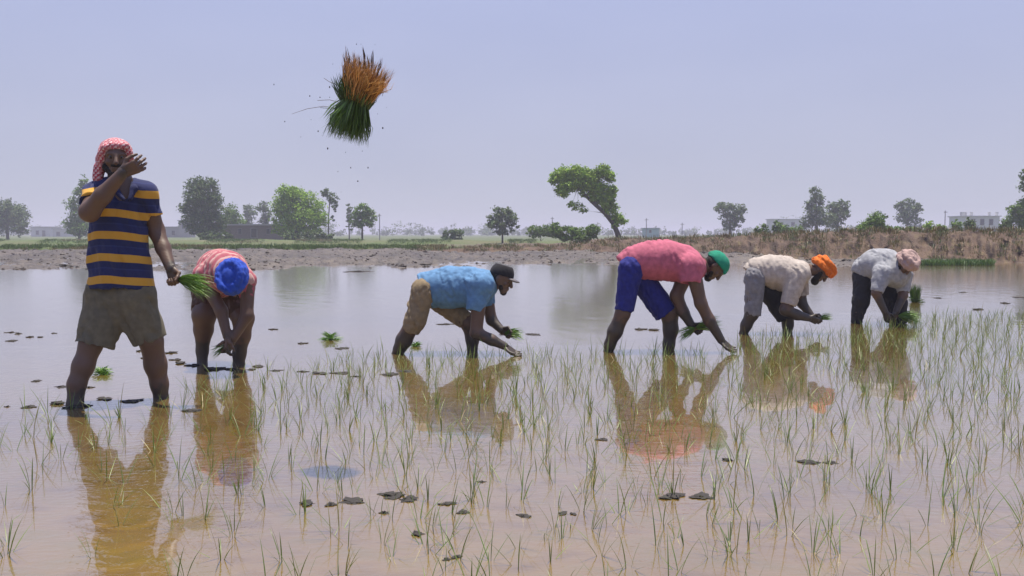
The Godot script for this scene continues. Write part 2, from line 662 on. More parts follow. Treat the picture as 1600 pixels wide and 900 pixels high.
func build_bank_growth() -> void:
	# grass on the bunds
	for q in [[57.0, 3.0, 0.34, -0.63, 0.0, 4200], [92.0, 4.0, 0.52, -0.63, 0.06, 4200]]:
		var mb := MB.new()
		for i in q[5]:
			var a := rng.randf_range(q[3], q[4])
			var v := rng.randf_range(0.1, 0.85)
			var x: float = a * q[0]
			if n_mid.get_noise_2d(x * 0.35, q[0]) < -0.18:
				continue
			var y: float = q[2] * sin(PI * v) * 0.8 - 0.04
			var green: bool = n_mid.get_noise_2d(x * 0.5 + 30.0, v * 3.0) > -0.22
			grass_patch(mb, Vector3(x, y, -(q[0] + v * q[1])), rng.randf_range(0.12, 0.30), 0.25, 8, Color(0.085, 0.14, 0.025) if green else Color(0.17, 0.14, 0.07), 0.035)
		var o := put("bund_grass", mb.mesh(), mats.leaf)
		tag(o, "short green grass along the low field bund" + (" beside the mud flat" if q[0] < 60.0 else " in front of the far trees"), "grass", "", "stuff")
	# weeds and dry grass on the earth bank
	var mb2 := MB.new()
	for i in 3000:
		var a := rng.randf_range(-0.12, 0.62)
		var t := pow(rng.randf(), 0.6)
		var hgt := bank_height(a)
		var d := bank_front(a) + t * 3.6
		var y := -0.15 + (hgt + 0.15) * pow(smoothstep(0.0, 1.0, t), 0.8)
		if y < 0.03 or n_mid.get_noise_2d(a * 200.0, t * 4.0) < -0.05 and t < 0.85:
			continue
		var k := rng.randf()
		var col := Color(0.19, 0.14, 0.07) if k < 0.5 else (Color(0.085, 0.115, 0.035) if k < 0.82 else Color(0.11, 0.07, 0.045))
		grass_patch(mb2, Vector3(a * d, y, -d + 0.25), rng.randf_range(0.10, 0.28) * (1.1 if t > 0.9 else 0.9), 0.26, 9, col, 0.028)
	tag(put("bank_grass", mb2.mesh(), mats.leaf), "dry tufts of grass and weeds on the eroded earth bank", "grass", "", "stuff")
	# the nursery bed of dense seedlings
	var mb3 := MB.new()
	for i in 1500:
		var u := rng.randf()
		var d := 31.0 + rng.randf() * 1.3
		var x := lerpf(640.0, 752.0, u) / FOCAL * d
		var top := 0.32 * (0.75 + 0.35 * n_small.get_noise_2d(x * 0.9, d))
		grass_patch(mb3, Vector3(x, -0.02, -d), top, 0.04, 3, Color(0.045, 0.115, 0.02).lerp(Color(0.13, 0.19, 0.03), rng.randf() * rng.randf()), 0.022)
	tag(put("seedling_bed", mb3.mesh(), mats.leaf), "dense bright green bed of rice seedlings at the foot of the earth bank", "seedlings", "", "stuff")

# ---------------------------------------------------------------- trees
func leaves(mb: MB, c: Vector3, r: Vector3, clusters: int, per: int, size: float, col: Color) -> void:
	for i in clusters:
		var dir := Vector3(rng.randfn(), rng.randfn(), rng.randfn()).normalized()
		var q := c + dir * r * pow(rng.randf_range(0.12, 1.0), 0.45)
		var s := rng.randf_range(0.72, 1.28)
		var cr := minf(r.x, r.y) * rng.randf_range(0.14, 0.3)
		for k in per:
			var p := q + Vector3(rng.randfn(), rng.randfn() * 0.7, rng.randfn()) * cr
			var nr := (Vector3(rng.randfn(), rng.randfn() + 0.7, rng.randfn()) + dir * 0.6).normalized()
			var t := nr.cross(Vector3(rng.randfn(), rng.randfn(), rng.randfn())).normalized()
			var b := nr.cross(t)
			var l := size * rng.randf_range(0.6, 1.35)
			var k2 := s * rng.randf_range(0.8, 1.2)
			mb.quad(p - t * l * 0.5, p - b * l * 0.28, p + t * l * 0.5, p + b * l * 0.28, Color(col.r * k2 * rng.randf_range(0.85, 1.2), col.g * k2, col.b * k2), nr)

# blobs are [x, y, rx, ry] and the trunk a list of [x, y, r], all in photograph pixels at that distance
func tree(called: String, dist: float, trunk: Array, blobs: Array, col: Color, label: String, dens := 1.0, leaf := 1.0, group := "", ground_y := 0.1) -> Node3D:
	var m := dist / FOCAL
	var base := at(trunk[0][0], trunk[0][1], dist)
	base.y = ground_y
	var o := thing(called, base, label, "tree" if called.ends_with("tree") else "shrub", group)
	var tm := MB.new()
	var path := [base + Vector3(0, -0.1, 0)]
	var rad := [trunk[0][2] * m * 1.25]
	for i in trunk.size():
		if i == 0 and at(trunk[0][0], trunk[0][1], dist).y < ground_y + 0.15:
			continue
		path.append(at(trunk[i][0], trunk[i][1], dist))
		rad.append(trunk[i][2] * m)
	tm.tube(path, rad, 7)
	var mb := MB.new()
	for i in blobs.size():
		var b: Array = blobs[i]
		var thick := minf(b[2], b[3])
		var dz := rng.randf_range(-0.5, 0.5) * thick * m
		var c := at(b[0], b[1], dist) + Vector3(0, 0, dz)
		var sp: float = b[4] if b.size() > 4 else 1.0
		# a limb out to the blob
		var best: Vector3 = path[path.size() - 1]
		for p in path:
			if p.y < c.y - 0.1 and p.distance_to(c) < best.distance_to(c) + (c.y - p.y) * 0.2:
				best = p
		var mid := best.lerp(c, 0.55) + Vector3(rng.randf_range(-0.1, 0.1), rng.randf_range(-0.05, 0.2), 0) * thick * m
		var r0: float = rad[rad.size() - 1] * 0.7
		if best.distance_to(c) > 0.05:
			tm.tube([best, mid, c], [r0 * (0.5 + 0.5 * sp), r0 * 0.6 * sp, r0 * 0.22 * sp], 5)
		var area: float = PI * b[2] * b[3]
		leaves(mb, c, Vector3(b[2], b[3], (b[2] + b[3]) * 0.5) * m, int(area / 10.0 * dens * sp) + 3, 18, 3.4 * m * leaf, col)
	part("trunk", tm.mesh(), mats.bark, o)
	part("crown", mb.mesh(), mats.crown, o)
	return o

func build_trees() -> void:
	var dark := Color(0.070, 0.122, 0.022)
	var mid := Color(0.100, 0.185, 0.018)
	var bright := Color(0.200, 0.330, 0.015)
	tree("field_tree", 150, [[12, 372, 2.5], [12, 345, 2.0]], [[15, 336, 25, 20], [-6, 342, 24, 24], [32, 354, 13, 13], [6, 322, 13, 11]], dark, "broad dark hazy tree beside small white houses")
	tree("pointed_tree", 130, [[124, 374, 2], [126, 345, 1.8], [128, 300, 1.2]], [[131, 285, 6, 11], [126, 302, 10, 14], [121, 322, 16, 15], [133, 335, 15, 15], [117, 347, 18, 15], [128, 358, 22, 12]], mid, "pointed conical tree behind the man in the striped polo shirt")
	tree("field_tree", 105, [[316, 374, 4], [316, 345, 3.2], [318, 315, 2.4]], [[306, 290, 17, 13], [324, 290, 18, 13], [313, 308, 26, 15], [295, 325, 14, 13], [335, 312, 13, 16], [325, 330, 26, 17], [308, 344, 24, 15], [338, 346, 18, 16], [318, 358, 30, 11]], dark, "tall dense dark tree at the end of the low shed")
	tree("field_tree", 125, [[362, 374, 1.6], [362, 350, 1.3]], [[362, 334, 11, 14], [352, 347, 13, 12], [373, 348, 10, 13], [360, 360, 18, 8]], mid, "small round tree next to the tall dense dark tree")
	tree("slender_tree", 190, [[388, 374, 1.2], [388, 345, 1]], [[385, 328, 8, 11], [392, 335, 8, 13], [387, 350, 9, 10]], dark, "pale hazy slender tree rising behind the shed roof", 0.8)
	tree("slender_tree", 160, [[414, 374, 1.2], [414, 340, 1]], [[411, 323, 8, 9], [417, 334, 7, 11], [412, 347, 8, 9]], dark, "darker slender tree standing between the shed roof and the bright bushy tree", 0.8)
	tree("field_tree", 100, [[465, 374, 4], [464, 350, 3], [462, 325, 2.2]], [[450, 303, 17, 14], [468, 308, 22, 15], [439, 321, 15, 16], [487, 326, 19, 16], [458, 330, 30, 17], [478, 343, 28, 16], [445, 345, 20, 15], [500, 343, 13, 12], [465, 360, 40, 9]], bright, "wide bushy bright green tree at the other end of the shed")
	tree("eucalyptus_tree", 115, [[514, 374, 1.1], [513, 345, 1.0], [515, 318, 0.8]], [[508, 302, 7, 8], [520, 310, 8, 9], [524, 325, 4, 8, 0.8], [519, 342, 3, 5, 0.8]], dark, "thin tall eucalyptus with a wispy crown and bare trunk", 0.9)
	tree("eucalyptus_tree", 150, [[546, 374, 0.9], [545, 345, 0.8]], [[545, 326, 4, 8], [545, 340, 5, 9], [547, 354, 4, 7, 0.7]], dark, "narrow small eucalyptus next to the round roadside tree", 0.8)
	tree("field_tree", 105, [[566, 374, 1.6], [566, 352, 1.3]], [[567, 329, 13, 11], [576, 339, 12, 11], [557, 340, 10, 10], [568, 349, 18, 8]], mid, "neat round tree with a clear trunk standing alone near a pole")
	tree("field_tree", 92, [[785, 376, 1.6], [785, 355, 1.3]], [[785, 333, 15, 10], [772, 343, 12, 9], [798, 341, 13, 10], [783, 349, 20, 9], [768, 353, 9, 6, 0.7], [803, 354, 9, 6, 0.7], [785, 361, 15, 6]], dark, "lone rounded dark tree in the open gap between fields")
	# the leaning tree
	tree("leaning_tree", 66, [[967, 368, 3.6], [959, 350, 3.6], [945, 333, 3.4], [930, 320, 3.0], [915, 306, 2.4], [903, 293, 1.8]],
		[[884, 273, 20, 13], [867, 279, 9, 10], [904, 270, 19, 11], [922, 277, 17, 12], [941, 268, 15, 10], [953, 276, 9, 8], [880, 298, 13, 10], [893, 288, 19, 11], [938, 296, 14, 12], [956, 299, 8, 11], [947, 312, 13, 11], [953, 326, 12, 10], [963, 341, 10, 9], [971, 344, 7, 8, 0.7], [926, 290, 16, 11], [943, 318, 10, 8], [960, 352, 7, 6, 0.7], [932, 305, 9, 7, 0.6],
		[903, 324, 8, 9, 0.25], [894, 320, 7, 9, 0.25], [912, 329, 7, 7, 0.2], [915, 302, 9, 7, 0.6], [916, 290, 14, 9], [928, 310, 8, 7, 0.7]], bright, "leaning tree with a bent trunk and lopsided green crown", 1.7, 1.0, "", 0.85)
	tree("field_tree", 130, [[1141, 366, 2], [1141, 350, 1.6]], [[1127, 325, 11, 9], [1141, 329, 14, 11], [1158, 326, 9, 8], [1138, 342, 13, 10], [1152, 340, 11, 10], [1142, 354, 16, 7]], dark, "heart-shaped hazy tree standing on its own above the earth bank", 0.8, 1, "", 0.9)
	tree("field_tree", 118, [[1276, 368, 2.2], [1276, 345, 1.8], [1275, 320, 1.2]], [[1272, 300, 8, 8], [1279, 312, 10, 11], [1267, 318, 8, 8, 0.6], [1272, 330, 15, 11], [1285, 343, 22, 12], [1262, 348, 13, 10]], dark, "tall ragged tree with a narrow top next to a broad hazy tree", 0.8, 1, "", 0.9)
	tree("field_tree", 125, [[1308, 368, 2.0], [1308, 345, 1.6]], [[1301, 325, 11, 10], [1318, 321, 10, 9], [1311, 334, 16, 12], [1322, 333, 8, 8], [1302, 348, 14, 9]], dark, "broad hazy tree touching the tall ragged tree", 0.8, 1, "", 0.9)
	tree("field_tree", 140, [[1418, 364, 2.0], [1418, 346, 1.6]], [[1406, 322, 9, 8], [1420, 317, 8, 8], [1420, 330, 15, 11], [1434, 325, 8, 8], [1412, 340, 13, 10], [1427, 344, 12, 9]], dark, "grey hazy tree with three tufts behind the green shrubs", 0.8, 1, "", 0.9)
	tree("field_tree", 70, [[1606, 368, 3.0], [1607, 330, 2.4], [1606, 290, 1.4]], [[1602, 274, 8, 10], [1610, 290, 12, 12], [1601, 318, 11, 9], [1584, 332, 13, 10], [1596, 345, 20, 13], [1616, 330, 22, 28], [1572, 352, 10, 9]], mid, "tall green tree growing past the small white farmhouse", 0.9, 1, "", 0.95)
	# shrubs
	var sh := [[62, 880, 362, [[880, 361, 20, 8], [868, 355, 9, 7]], mid, "low green shrub under the hanging branches of the leaning tree", 0.6],
		[60, 912, 366, [[908, 363, 20, 9], [925, 358, 11, 8], [897, 360, 9, 6]], mid, "dark spreading shrub below the leaning tree", 0.7],
		[80, 845, 364, [[838, 359, 16, 7], [855, 358, 13, 7]], mid, "low pale shrub row near the thin mast", 0.5],
		[97, 706, 372, [[700, 366, 11, 6], [714, 364, 10, 7]], dark, "dull green scrub near the end of the grassed bund", 0.2],
		[97, 335, 372, [[325, 368, 22, 5], [352, 368, 14, 5]], dark, "dark hedge at the foot of the tall dense tree", 0.2],
		[95, 478, 372, [[455, 368, 20, 5], [490, 366, 20, 6], [512, 368, 10, 5]], dark, "dark hedge under the wide bushy tree", 0.2],
		[47, 1192, 374, [[1190, 366, 12, 8], [1195, 358, 6, 8, 0.6], [1184, 360, 5, 6, 0.6]], dark, "spiky dark green bush growing out of the earth bank", 0.5],
		[75, 1228, 368, [[1220, 358, 14, 8], [1242, 360, 14, 8], [1212, 352, 6, 6]], mid, "low green hedge of scrub in front of a long wall", 0.95],
		[50, 1364, 376, [[1362, 354, 20, 12], [1371, 341, 13, 10], [1350, 359, 13, 11], [1378, 361, 12, 11]], mid, "large rounded green shrub on top of the earth bank", 0.9],
		[62, 1400, 368, [[1400, 358, 12, 7], [1420, 360, 16, 6]], mid, "flat low shrub behind the large rounded shrub", 0.95],
		[60, 1458, 364, [[1456, 354, 11, 8], [1470, 357, 9, 6]], bright, "small yellowish green shrub by the thin pole on the bank", 0.95],
		[60, 1495, 362, [[1495, 350, 7, 9]], mid, "upright narrow shrub beside the white farmhouse", 0.95],
		[58, 1514, 364, [[1512, 349, 7, 9], [1520, 354, 7, 6]], dark, "twin-topped shrub hiding the corner of the white farmhouse", 0.95],
		[55, 1572, 374, [[1572, 358, 8, 14], [1578, 366, 7, 8]], dark, "tall dark shrub at the end of the white farmhouse", 0.95]]
	for s in sh:
		var low: Array = s[3].duplicate()
		for b in s[3]:
			low.append([b[0], b[1] + b[3] * 0.8, b[2] * 0.95, b[3] * 0.75])
			low.append([b[0] + 2, b[1] + b[3] * 1.4, b[2] * 0.8, b[3] * 0.6])
		tree("shrub", s[0], [[s[1], s[2], 0.5], [s[1], s[2] - 4, 0.4]], low, s[4], s[5], 1.0, 0.95, "", s[6])
	# a far wood that reads as one mass
	var mb := MB.new()
	for i in 640:
		var dist := rng.randf_range(330.0, 620.0)
		var px := rng.randf_range(-60.0, 1660.0)
		var m := dist / FOCAL
		var base := at(px, 366.0, dist)
		base.y = 0.1
		var hh := rng.randf_range(2.0, 6.0) * (0.6 + 0.7 * absf(n_big.get_noise_1d(px * 0.3)))
		if rng.randf() < 0.08:
			hh *= 1.6
		var wd := hh * rng.randf_range(0.4, 1.0)
		leaves(mb, base + Vector3(0, hh * 0.55, 0), Vector3(wd * 0.6, hh * 0.5, wd * 0.5), 11, 9, 2.6 * m, dark)
	tag(put("treeline", mb.mesh(), mats.crown), "distant hazy belt of trees along the horizon", "treeline", "", "stuff")

# ---------------------------------------------------------------- buildings and poles
func house(called: String, dist: float, x0: float, x1: float, top: float, deep: float, col: Color, roof: Color, label: String, holes: Array, base_y := 0.1, roof_over := 0.25, category := "building") -> Node3D:
	var a := at(x0, top, dist)
	var b := at(x1, top, dist)
	var o := thing(called, Vector3((a.x + b.x) / 2, base_y, -dist), label, category)
	var w := MB.new()
	w.box(Vector3(a.x, base_y - 0.3, -dist - deep), Vector3(b.x, a.y - 0.18, -dist))
	part("wall", w.mesh(), surf(col, 0.95, mats.fine, 0.7), o)
	var r := MB.new()
	r.box(Vector3(a.x - roof_over, a.y - 0.178, -dist - deep - roof_over), Vector3(b.x + roof_over, a.y, -dist + roof_over))
	part("roof", r.mesh(), surf(roof, 0.9, mats.fine, 0.9), o)
	for q in holes:   # x0, y0, x1, y1 in pixels, name
		var p0 := at(q[0], q[3], dist)
		var p1 := at(q[2], q[1], dist)
		var f := MB.new()
		f.box(Vector3(p0.x, p0.y, -dist + 0.003), Vector3(p1.x, p1.y, -dist + 0.06))
		var fr := part(q[4], f.mesh(), surf(lin(0.20, 0.19, 0.17), 0.8), o)
		var g := MB.new()
		var t := (p1.x - p0.x) * 0.1
		g.box(Vector3(p0.x + t, p0.y + t, -dist + 0.062), Vector3(p1.x - t, p1.y - t, -dist + 0.075))
		var pane := put("pane", g.mesh(), surf(lin(0.02, 0.02, 0.022), 0.25), fr)
		pane.position = Vector3.ZERO
	return o

func build_buildings() -> void:
	house("shed", 120, 352, 446, 350, 6.0, lin(0.16, 0.13, 0.11), lin(0.36, 0.35, 0.34), "long low dark shed with a pale flat roof between two big trees",
		[[372, 357, 378, 366, "window"], [392, 356, 402, 372, "door"], [416, 357, 422, 366, "window"]])
	house("farm_house", 230, 240, 284, 354, 7.0, lin(0.30, 0.29, 0.29), lin(0.26, 0.26, 0.27), "long grey flat-roofed farmhouse beside the tall dense tree", [[252, 360, 258, 368, "window"], [268, 360, 274, 368, "window"]])
	house("roof_tower", 226, 279, 296, 344, 4.0, lin(0.33, 0.32, 0.31), lin(0.28, 0.28, 0.28), "small square grey tower block against the long grey farmhouse", [[284, 350, 291, 358, "window"]])
	house("farm_house", 290, 48, 78, 354, 7.0, lin(0.55, 0.54, 0.53), lin(0.45, 0.44, 0.44), "small white house next to the broad hazy tree", [[56, 360, 61, 367, "window"], [66, 360, 71, 372, "door"]])
	house("farm_house", 280, 82, 104, 357, 6.0, lin(0.5, 0.49, 0.48), lin(0.35, 0.34, 0.34), "squat pale house close to the pointed conical tree", [[88, 362, 94, 369, "window"]])
	house("compound_wall", 240, 1206, 1251, 342, 5.0, lin(0.62, 0.61, 0.60), lin(0.55, 0.55, 0.55), "long pale wall building behind the low green hedge", [[1218, 347, 1224, 353, "window"], [1236, 347, 1242, 353, "window"]], 0.9)
	house("field_hut", 220, 1008, 1030, 356, 5.0, lin(0.25, 0.42, 0.42), lin(0.3, 0.4, 0.4), "tiny turquoise hut on the skyline beyond the bank", [[1014, 359, 1018, 364, "door"]], 0.5)
	house("field_hut", 130, 1436, 1452, 352, 3.0, lin(0.6, 0.59, 0.57), lin(0.5, 0.5, 0.5), "small white hut between the shrubs on the bank", [[1441, 355, 1446, 361, "door"]], 0.9)
	var h := house("farm_house", 180, 1506, 1562, 337, 6.0, lin(0.66, 0.65, 0.63), lin(0.6, 0.59, 0.58), "white two-storey farmhouse with dark openings and roof posts",
		[[1516, 342, 1524, 352, "window"], [1531, 342, 1538, 352, "window"], [1545, 342, 1552, 352, "window"], [1528, 355, 1536, 366, "door"]], 0.9)
	for x in [1508, 1520, 1548, 1560]:
		var p := at(x, 337, 180)
		var mb := MB.new()
		mb.box(Vector3(p.x - 0.2, p.y + 0.003, -180.8), Vector3(p.x + 0.2, p.y + 0.7, -180.4))
		part("roof_post", mb.mesh(), surf(lin(0.6, 0.59, 0.57), 0.9), h)
	var tank := MB.new()
	var tp := at(1513, 337, 180)
	tank.tube([tp + Vector3(0, 0.0, -2), tp + Vector3(0, 0.7, -2), tp + Vector3(0, 0.72, -2)], [0.6, 0.6, 0.05], 10)
	part("water_tank", tank.mesh(), surf(lin(0.35, 0.35, 0.36), 0.7), h)
	for q in [[593, 334, 120, "thin grey utility pole beside the neat round tree", 0.1], [863, 339, 200, "thin lattice mast above the low pale shrubs", 0.1], [1010, 341, 190, "thin pole over the turquoise hut", 0.5], [1477, 329, 90, "tall thin pole on the bank beside the yellowish shrub", 0.9], [1066, 348, 230, "short thin pole over the dry part of the bank", 0.5]]:
		var p := at(q[0], q[1], q[2])
		var base := Vector3(p.x, q[4], p.z)
		var o := thing("utility_pole", base, q[3], "pole")
		var mb := MB.new()
		var r: float = q[2] * 0.00038
		mb.tube([base + Vector3(0, -0.3, 0), p], [r * 1.3, r], 6)
		part("post", mb.mesh(), surf(lin(0.18, 0.17, 0.16), 0.9), o)
		var ca := MB.new()
		ca.box(p + Vector3(-r * 5, -r * 5, r * 1.35), p + Vector3(r * 5, -r * 3.6, r * 2.4))
		part("crossarm", ca.mesh(), surf(lin(0.18, 0.17, 0.16), 0.9), o)

# ---------------------------------------------------------------- people
var person_d := 6.0   # distance of the person being built
func P(q: Array) -> Vector3:
	return at(q[0], q[1], person_d - q[2])

func R(q: Array) -> float:
	return q[3] * (person_d - q[2]) / FOCAL

# a row of [x, y, towards the camera in metres, radius], in pixels of the photograph; cut: the last end is open like a sleeve or trouser leg
func chain(pts: Array, k := 0.03, cut := false, clips := [], ax := Vector3.ZERO, s := 1.0) -> Array:
	var out := []
	var subs := []
	for i in pts.size() - 1:
		var a := P(pts[i])
		var b := P(pts[i + 1])
		var c := clips.duplicate()
		if cut and i == pts.size() - 2:
			var dir := (b - a).normalized()
			c.append([b, dir])
			subs.append(cap(b + dir * 0.02, b - dir * 0.035, R(pts[i + 1]) - 0.024, R(pts[i + 1]) - 0.028, 0.01, ax, s, [], true))
		out.append(cap(a, b, R(pts[i]), R(pts[i + 1]), k, ax, s, c))
	return [out, subs]

# a cut through two pixels that keeps the side of the third
func hem(x0: float, y0: float, x1: float, y1: float, kx: float, ky: float) -> Array:
	var a := P([x0, y0, 0])
	var b := P([x1, y1, 0])
	var n := Vector3(-(b.y - a.y), b.x - a.x, 0).normalized()
	if (P([kx, ky, 0]) - a).dot(n) > 0.0:
		n = -n
	return [a, n]

func frame(fwd: Vector3, up: Vector3) -> Basis:
	var z := fwd.normalized()
	var x := up.cross(z).normalized()
	return Basis(x, z.cross(x), z)

func head_prims(c: Vector3, b: Basis) -> Array:
	var o := []
	o.append(ell(c + b * Vector3(0, 0.03, -0.012), b, Vector3(0.074, 0.084, 0.094), 0.02))
	o.append(cap(c + b * Vector3(0, 0.015, 0.03), c + b * Vector3(0, -0.07, 0.052), 0.057, 0.036, 0.02))
	for s in [-1.0, 1.0]:
		o.append(cap(c + b * Vector3(0.046 * s, -0.02, 0.0), c + b * Vector3(0.014 * s, -0.09, 0.06), 0.03, 0.02, 0.02))
		o.append(ell(c + b * Vector3(0.04 * s, -0.018, 0.062), b, Vector3(0.02, 0.016, 0.016), 0.016))
		o.append(ell(c + b * Vector3(0.077 * s, 0.0, -0.012), b, Vector3(0.011, 0.032, 0.019), 0.006))
		o.append(ell(c + b * Vector3(0.031 * s, 0.013, 0.098), b, Vector3(0.017, 0.011, 0.016), 0.008, [], true))
	o.append(cap(c + b * Vector3(-0.042, 0.031, 0.078), c + b * Vector3(0.042, 0.031, 0.078), 0.012, 0.012, 0.014))
	o.append(cap(c + b * Vector3(0, 0.022, 0.088), c + b * Vector3(0, -0.022, 0.106), 0.009, 0.015, 0.012))
	o.append(cap(c + b * Vector3(-0.02, -0.05, 0.086), c + b * Vector3(0.02, -0.05, 0.086), 0.0075, 0.0075, 0.006))
	o.append(cap(c + b * Vector3(-0.018, -0.063, 0.084), c + b * Vector3(0.018, -0.063, 0.084), 0.008, 0.008, 0.006))
	return o

func hand_prims(w: Vector3, f: Vector3, s: Vector3, right: bool, curl: float, spread := 0.0) -> Array:
	f = f.normalized()
	s = (s - f * s.dot(f)).normalized()
	var n := s.cross(f) if right else f.cross(s)
	var o := []
	var off := [0.029, 0.0095, -0.0100, -0.028]
	var lens := [0.070, 0.079, 0.073, 0.057]
	for i in 4:
		var base: Vector3 = w + f * (0.088 - absf(i - 1.2) * 0.004) + s * off[i]
		o.append(cap(w + s * off[i] * 0.6 - f * 0.01, base, 0.016, 0.0125, 0.014))
		var a := 0.12
		var p := base
		var fd: Vector3 = (f + s * off[i] * spread * 14.0).normalized()
		for j in 3:
			a += curl * [0.75, 1.0, 0.7][j] * (1.0 + 0.08 * i)
			var q: Vector3 = p + (fd * cos(a) + n * sin(a)) * lens[i] * [0.46, 0.31, 0.23][j]
			o.append(cap(p, q, 0.0098 - 0.001 * j, 0.0090 - 0.001 * j, 0.005))
			p = q
	var t0 := w + f * 0.02 + s * 0.026 + n * 0.006
	var t1 := t0 + (f * 0.62 + s * 0.62 + n * 0.35).normalized() * 0.046
	var t2 := t1 + (f * 0.85 + s * (0.3 - 0.5 * curl) + n * (0.3 + 0.4 * curl)).normalized() * 0.034
	var t3 := t2 + (f * 0.85 - s * 0.35 * curl + n * (0.35 + 0.4 * curl)).normalized() * 0.026
	o.append(cap(t0, t1, 0.015, 0.0115, 0.012))
	o.append(cap(t1, t2, 0.0112, 0.0098, 0.005))
	o.append(cap(t2, t3, 0.0098, 0.008, 0.005))
	return o

# coils: [height, tilt sideways, tilt forward, radius scale, thickness]
func turban_prims(c: Vector3, b: Basis, dome: Vector3, coils: Array, k := 0.008) -> Array:
	var o := [ell(c + b * Vector3(0, 0.045, -0.018), b, dome, 0.01, [[c + b * Vector3(0, 0.03, 0), b * Vector3(0, -1, 0.25).normalized()]])]
	for q in coils:
		var pts := []
		for i in 17:
			var a := TAU * i / 16.0
			pts.append(c + b * Vector3(cos(a) * 0.080 * q[3], q[0] + q[1] * cos(a) + q[2] * sin(a), -0.015 + sin(a) * 0.098 * q[3]))
		for i in 16:
			o.append(cap(pts[i], pts[i + 1], q[4], q[4], k))
	return o

func cloth(col: Color, rough := 0.92) -> StandardMaterial3D:
	var m := surf(col, rough, mats.fine, 2.2, mats.weave, 0.18)
	m.rim_enabled = true
	m.rim = 0.15
	return m

func build_people() -> void:
	var feet_noise := n_small
	var skin_c := Color(0.100, 0.057, 0.038)
	var mud_c := Color(0.040, 0.034, 0.029)
	for sp in people():
		person_d = sp.d
		var base := Vector3.ZERO
		for l in sp.legs:
			base += P(l[l.size() - 1]) / sp.legs.size()
		base.y = -0.05
		var o := thing("person", base, sp.label, "person")
		# body
		var prims := []
		var subs := []
		for t in sp.torso:
			prims.append_array(chain(t, 0.05, false, [], Vector3(0, 0, 1), sp.get("flat", 1.0))[0])
		var hands_at := []
		for l in sp.legs:
			prims.append_array(chain(l, 0.03)[0])
			var e := P(l[l.size() - 1])
			var r := R(l[l.size() - 1])
			var sole := Vector3(e.x, -0.17, e.z)
			prims.append(cap(e, sole, r, r * 0.95, 0.02))
			prims.append(cap(sole + Vector3(0, -0.02, 0), sole + Vector3(0, -0.03, 0) + sp.toes * 0.16, 0.035, 0.03, 0.02))
		for a in sp.arms:
			prims.append_array(chain(a, 0.025)[0])
			hands_at.append(P(a[a.size() - 1]))
		var hc := P(sp.head)
		var hb := frame(sp.fwd, sp.up)
		var nk := P(sp.neck)
		prims.append(cap(nk, hc + hb * Vector3(0, -0.045, -0.025), 0.062, 0.054, 0.03))
		var fields := [[prims + subs, sp.cell], [head_prims(hc, hb), 0.0062]]
		for h in sp.hands:
			fields.append([hand_prims(P(sp.arms[h.arm][sp.arms[h.arm].size() - 1]), h.f, h.s, h.right, h.curl, h.get("spread", 0.0)), 0.0042])
		var body_col := func(p: Vector3) -> Color:
			var nn := feet_noise.get_noise_3dv(p * 9.0)
			var m := clampf((sp.mud + 0.10 * nn - p.y) * 25.0, 0, 1)
			for ha in hands_at:
				m = maxf(m, clampf((sp.arm_mud + 0.05 * nn - p.distance_to(ha)) * 25.0, 0, 1))
			var s := 1.0 + 0.16 * feet_noise.get_noise_3dv(p * 3.0)
			return Color(skin_c.r * s, skin_c.g * s, skin_c.b * s).lerp(mud_c, m * 0.85)
		part("body", skin(fields, 0.0, 12.0, null, body_col), mats.skin_mat if mats.has("skin_mat") else _skin_mat(), o)
		for s in [-1.0, 1.0]:
			var eye := SphereMesh.new()
			eye.radius = 0.0115
			eye.height = 0.023
			eye.radial_segments = 12
			eye.rings = 6
			var e := put("eye", eye, surf(lin(0.07, 0.055, 0.045), 0.3), o)
			e.position = hc + hb * Vector3(0.031 * s, 0.013, 0.080) - o.position
			var iris := SphereMesh.new()
			iris.radius = 0.0062
			iris.height = 0.0124
			iris.radial_segments = 8
			iris.rings = 4
			var ir := put("iris", iris, surf(lin(0.012, 0.008, 0.006), 0.2), e)
			ir.position = hb * Vector3(0, 0, 0.0066)
		# clothes
		var number := 0
		for g in sp.clothes:
			number += 1
			var pr := []
			var sb := []
			for ch in g.chains:
				var r := chain(ch.p, ch.get("k", 0.05), ch.get("cut", false), ch.get("clips", []), Vector3(0, 0, 1), ch.get("flat", 1.0))
				pr.append_array(r[0])
				sb.append_array(r[1])
			for x in g.get("extra", []):
				(sb if x.sub else pr).append(x)
			var m := skin([[pr + sb, sp.cell]], g.get("fold", 0.009), g.get("freq", 9.0) * 1.35, g.get("uv", null), null, number * 13 + int(sp.d * 10.0))
			var gn := part(g.name, m, g.mat, o)
			if g.has("label"):
				gn.set_meta("label", g.label)
		for g in sp.headwear.call(hc, hb):
			var m := skin([[g.prims, g.get("cell", 0.0065)]], g.get("fold", 0.004), g.get("freq", 16.0), null, null, 5)
			part(g.name, m, g.mat, o)

func _skin_mat() -> StandardMaterial3D:
	var m := vcol(0.52)
	mats.skin_mat = m
	return m

func stripe_tex(bands: Array, size := 128) -> ImageTexture:   # bands: [start, colour] over one repeat
	var img := Image.create(8, size, true, Image.FORMAT_RGB8)
	for y in size:
		var c: Color = bands[0][1]
		for b in bands:
			if float(y) / size >= b[0]:
				c = b[1]
		for x in 8:
			img.set_pixel(x, y, c)
	return ImageTexture.create_from_image(img)

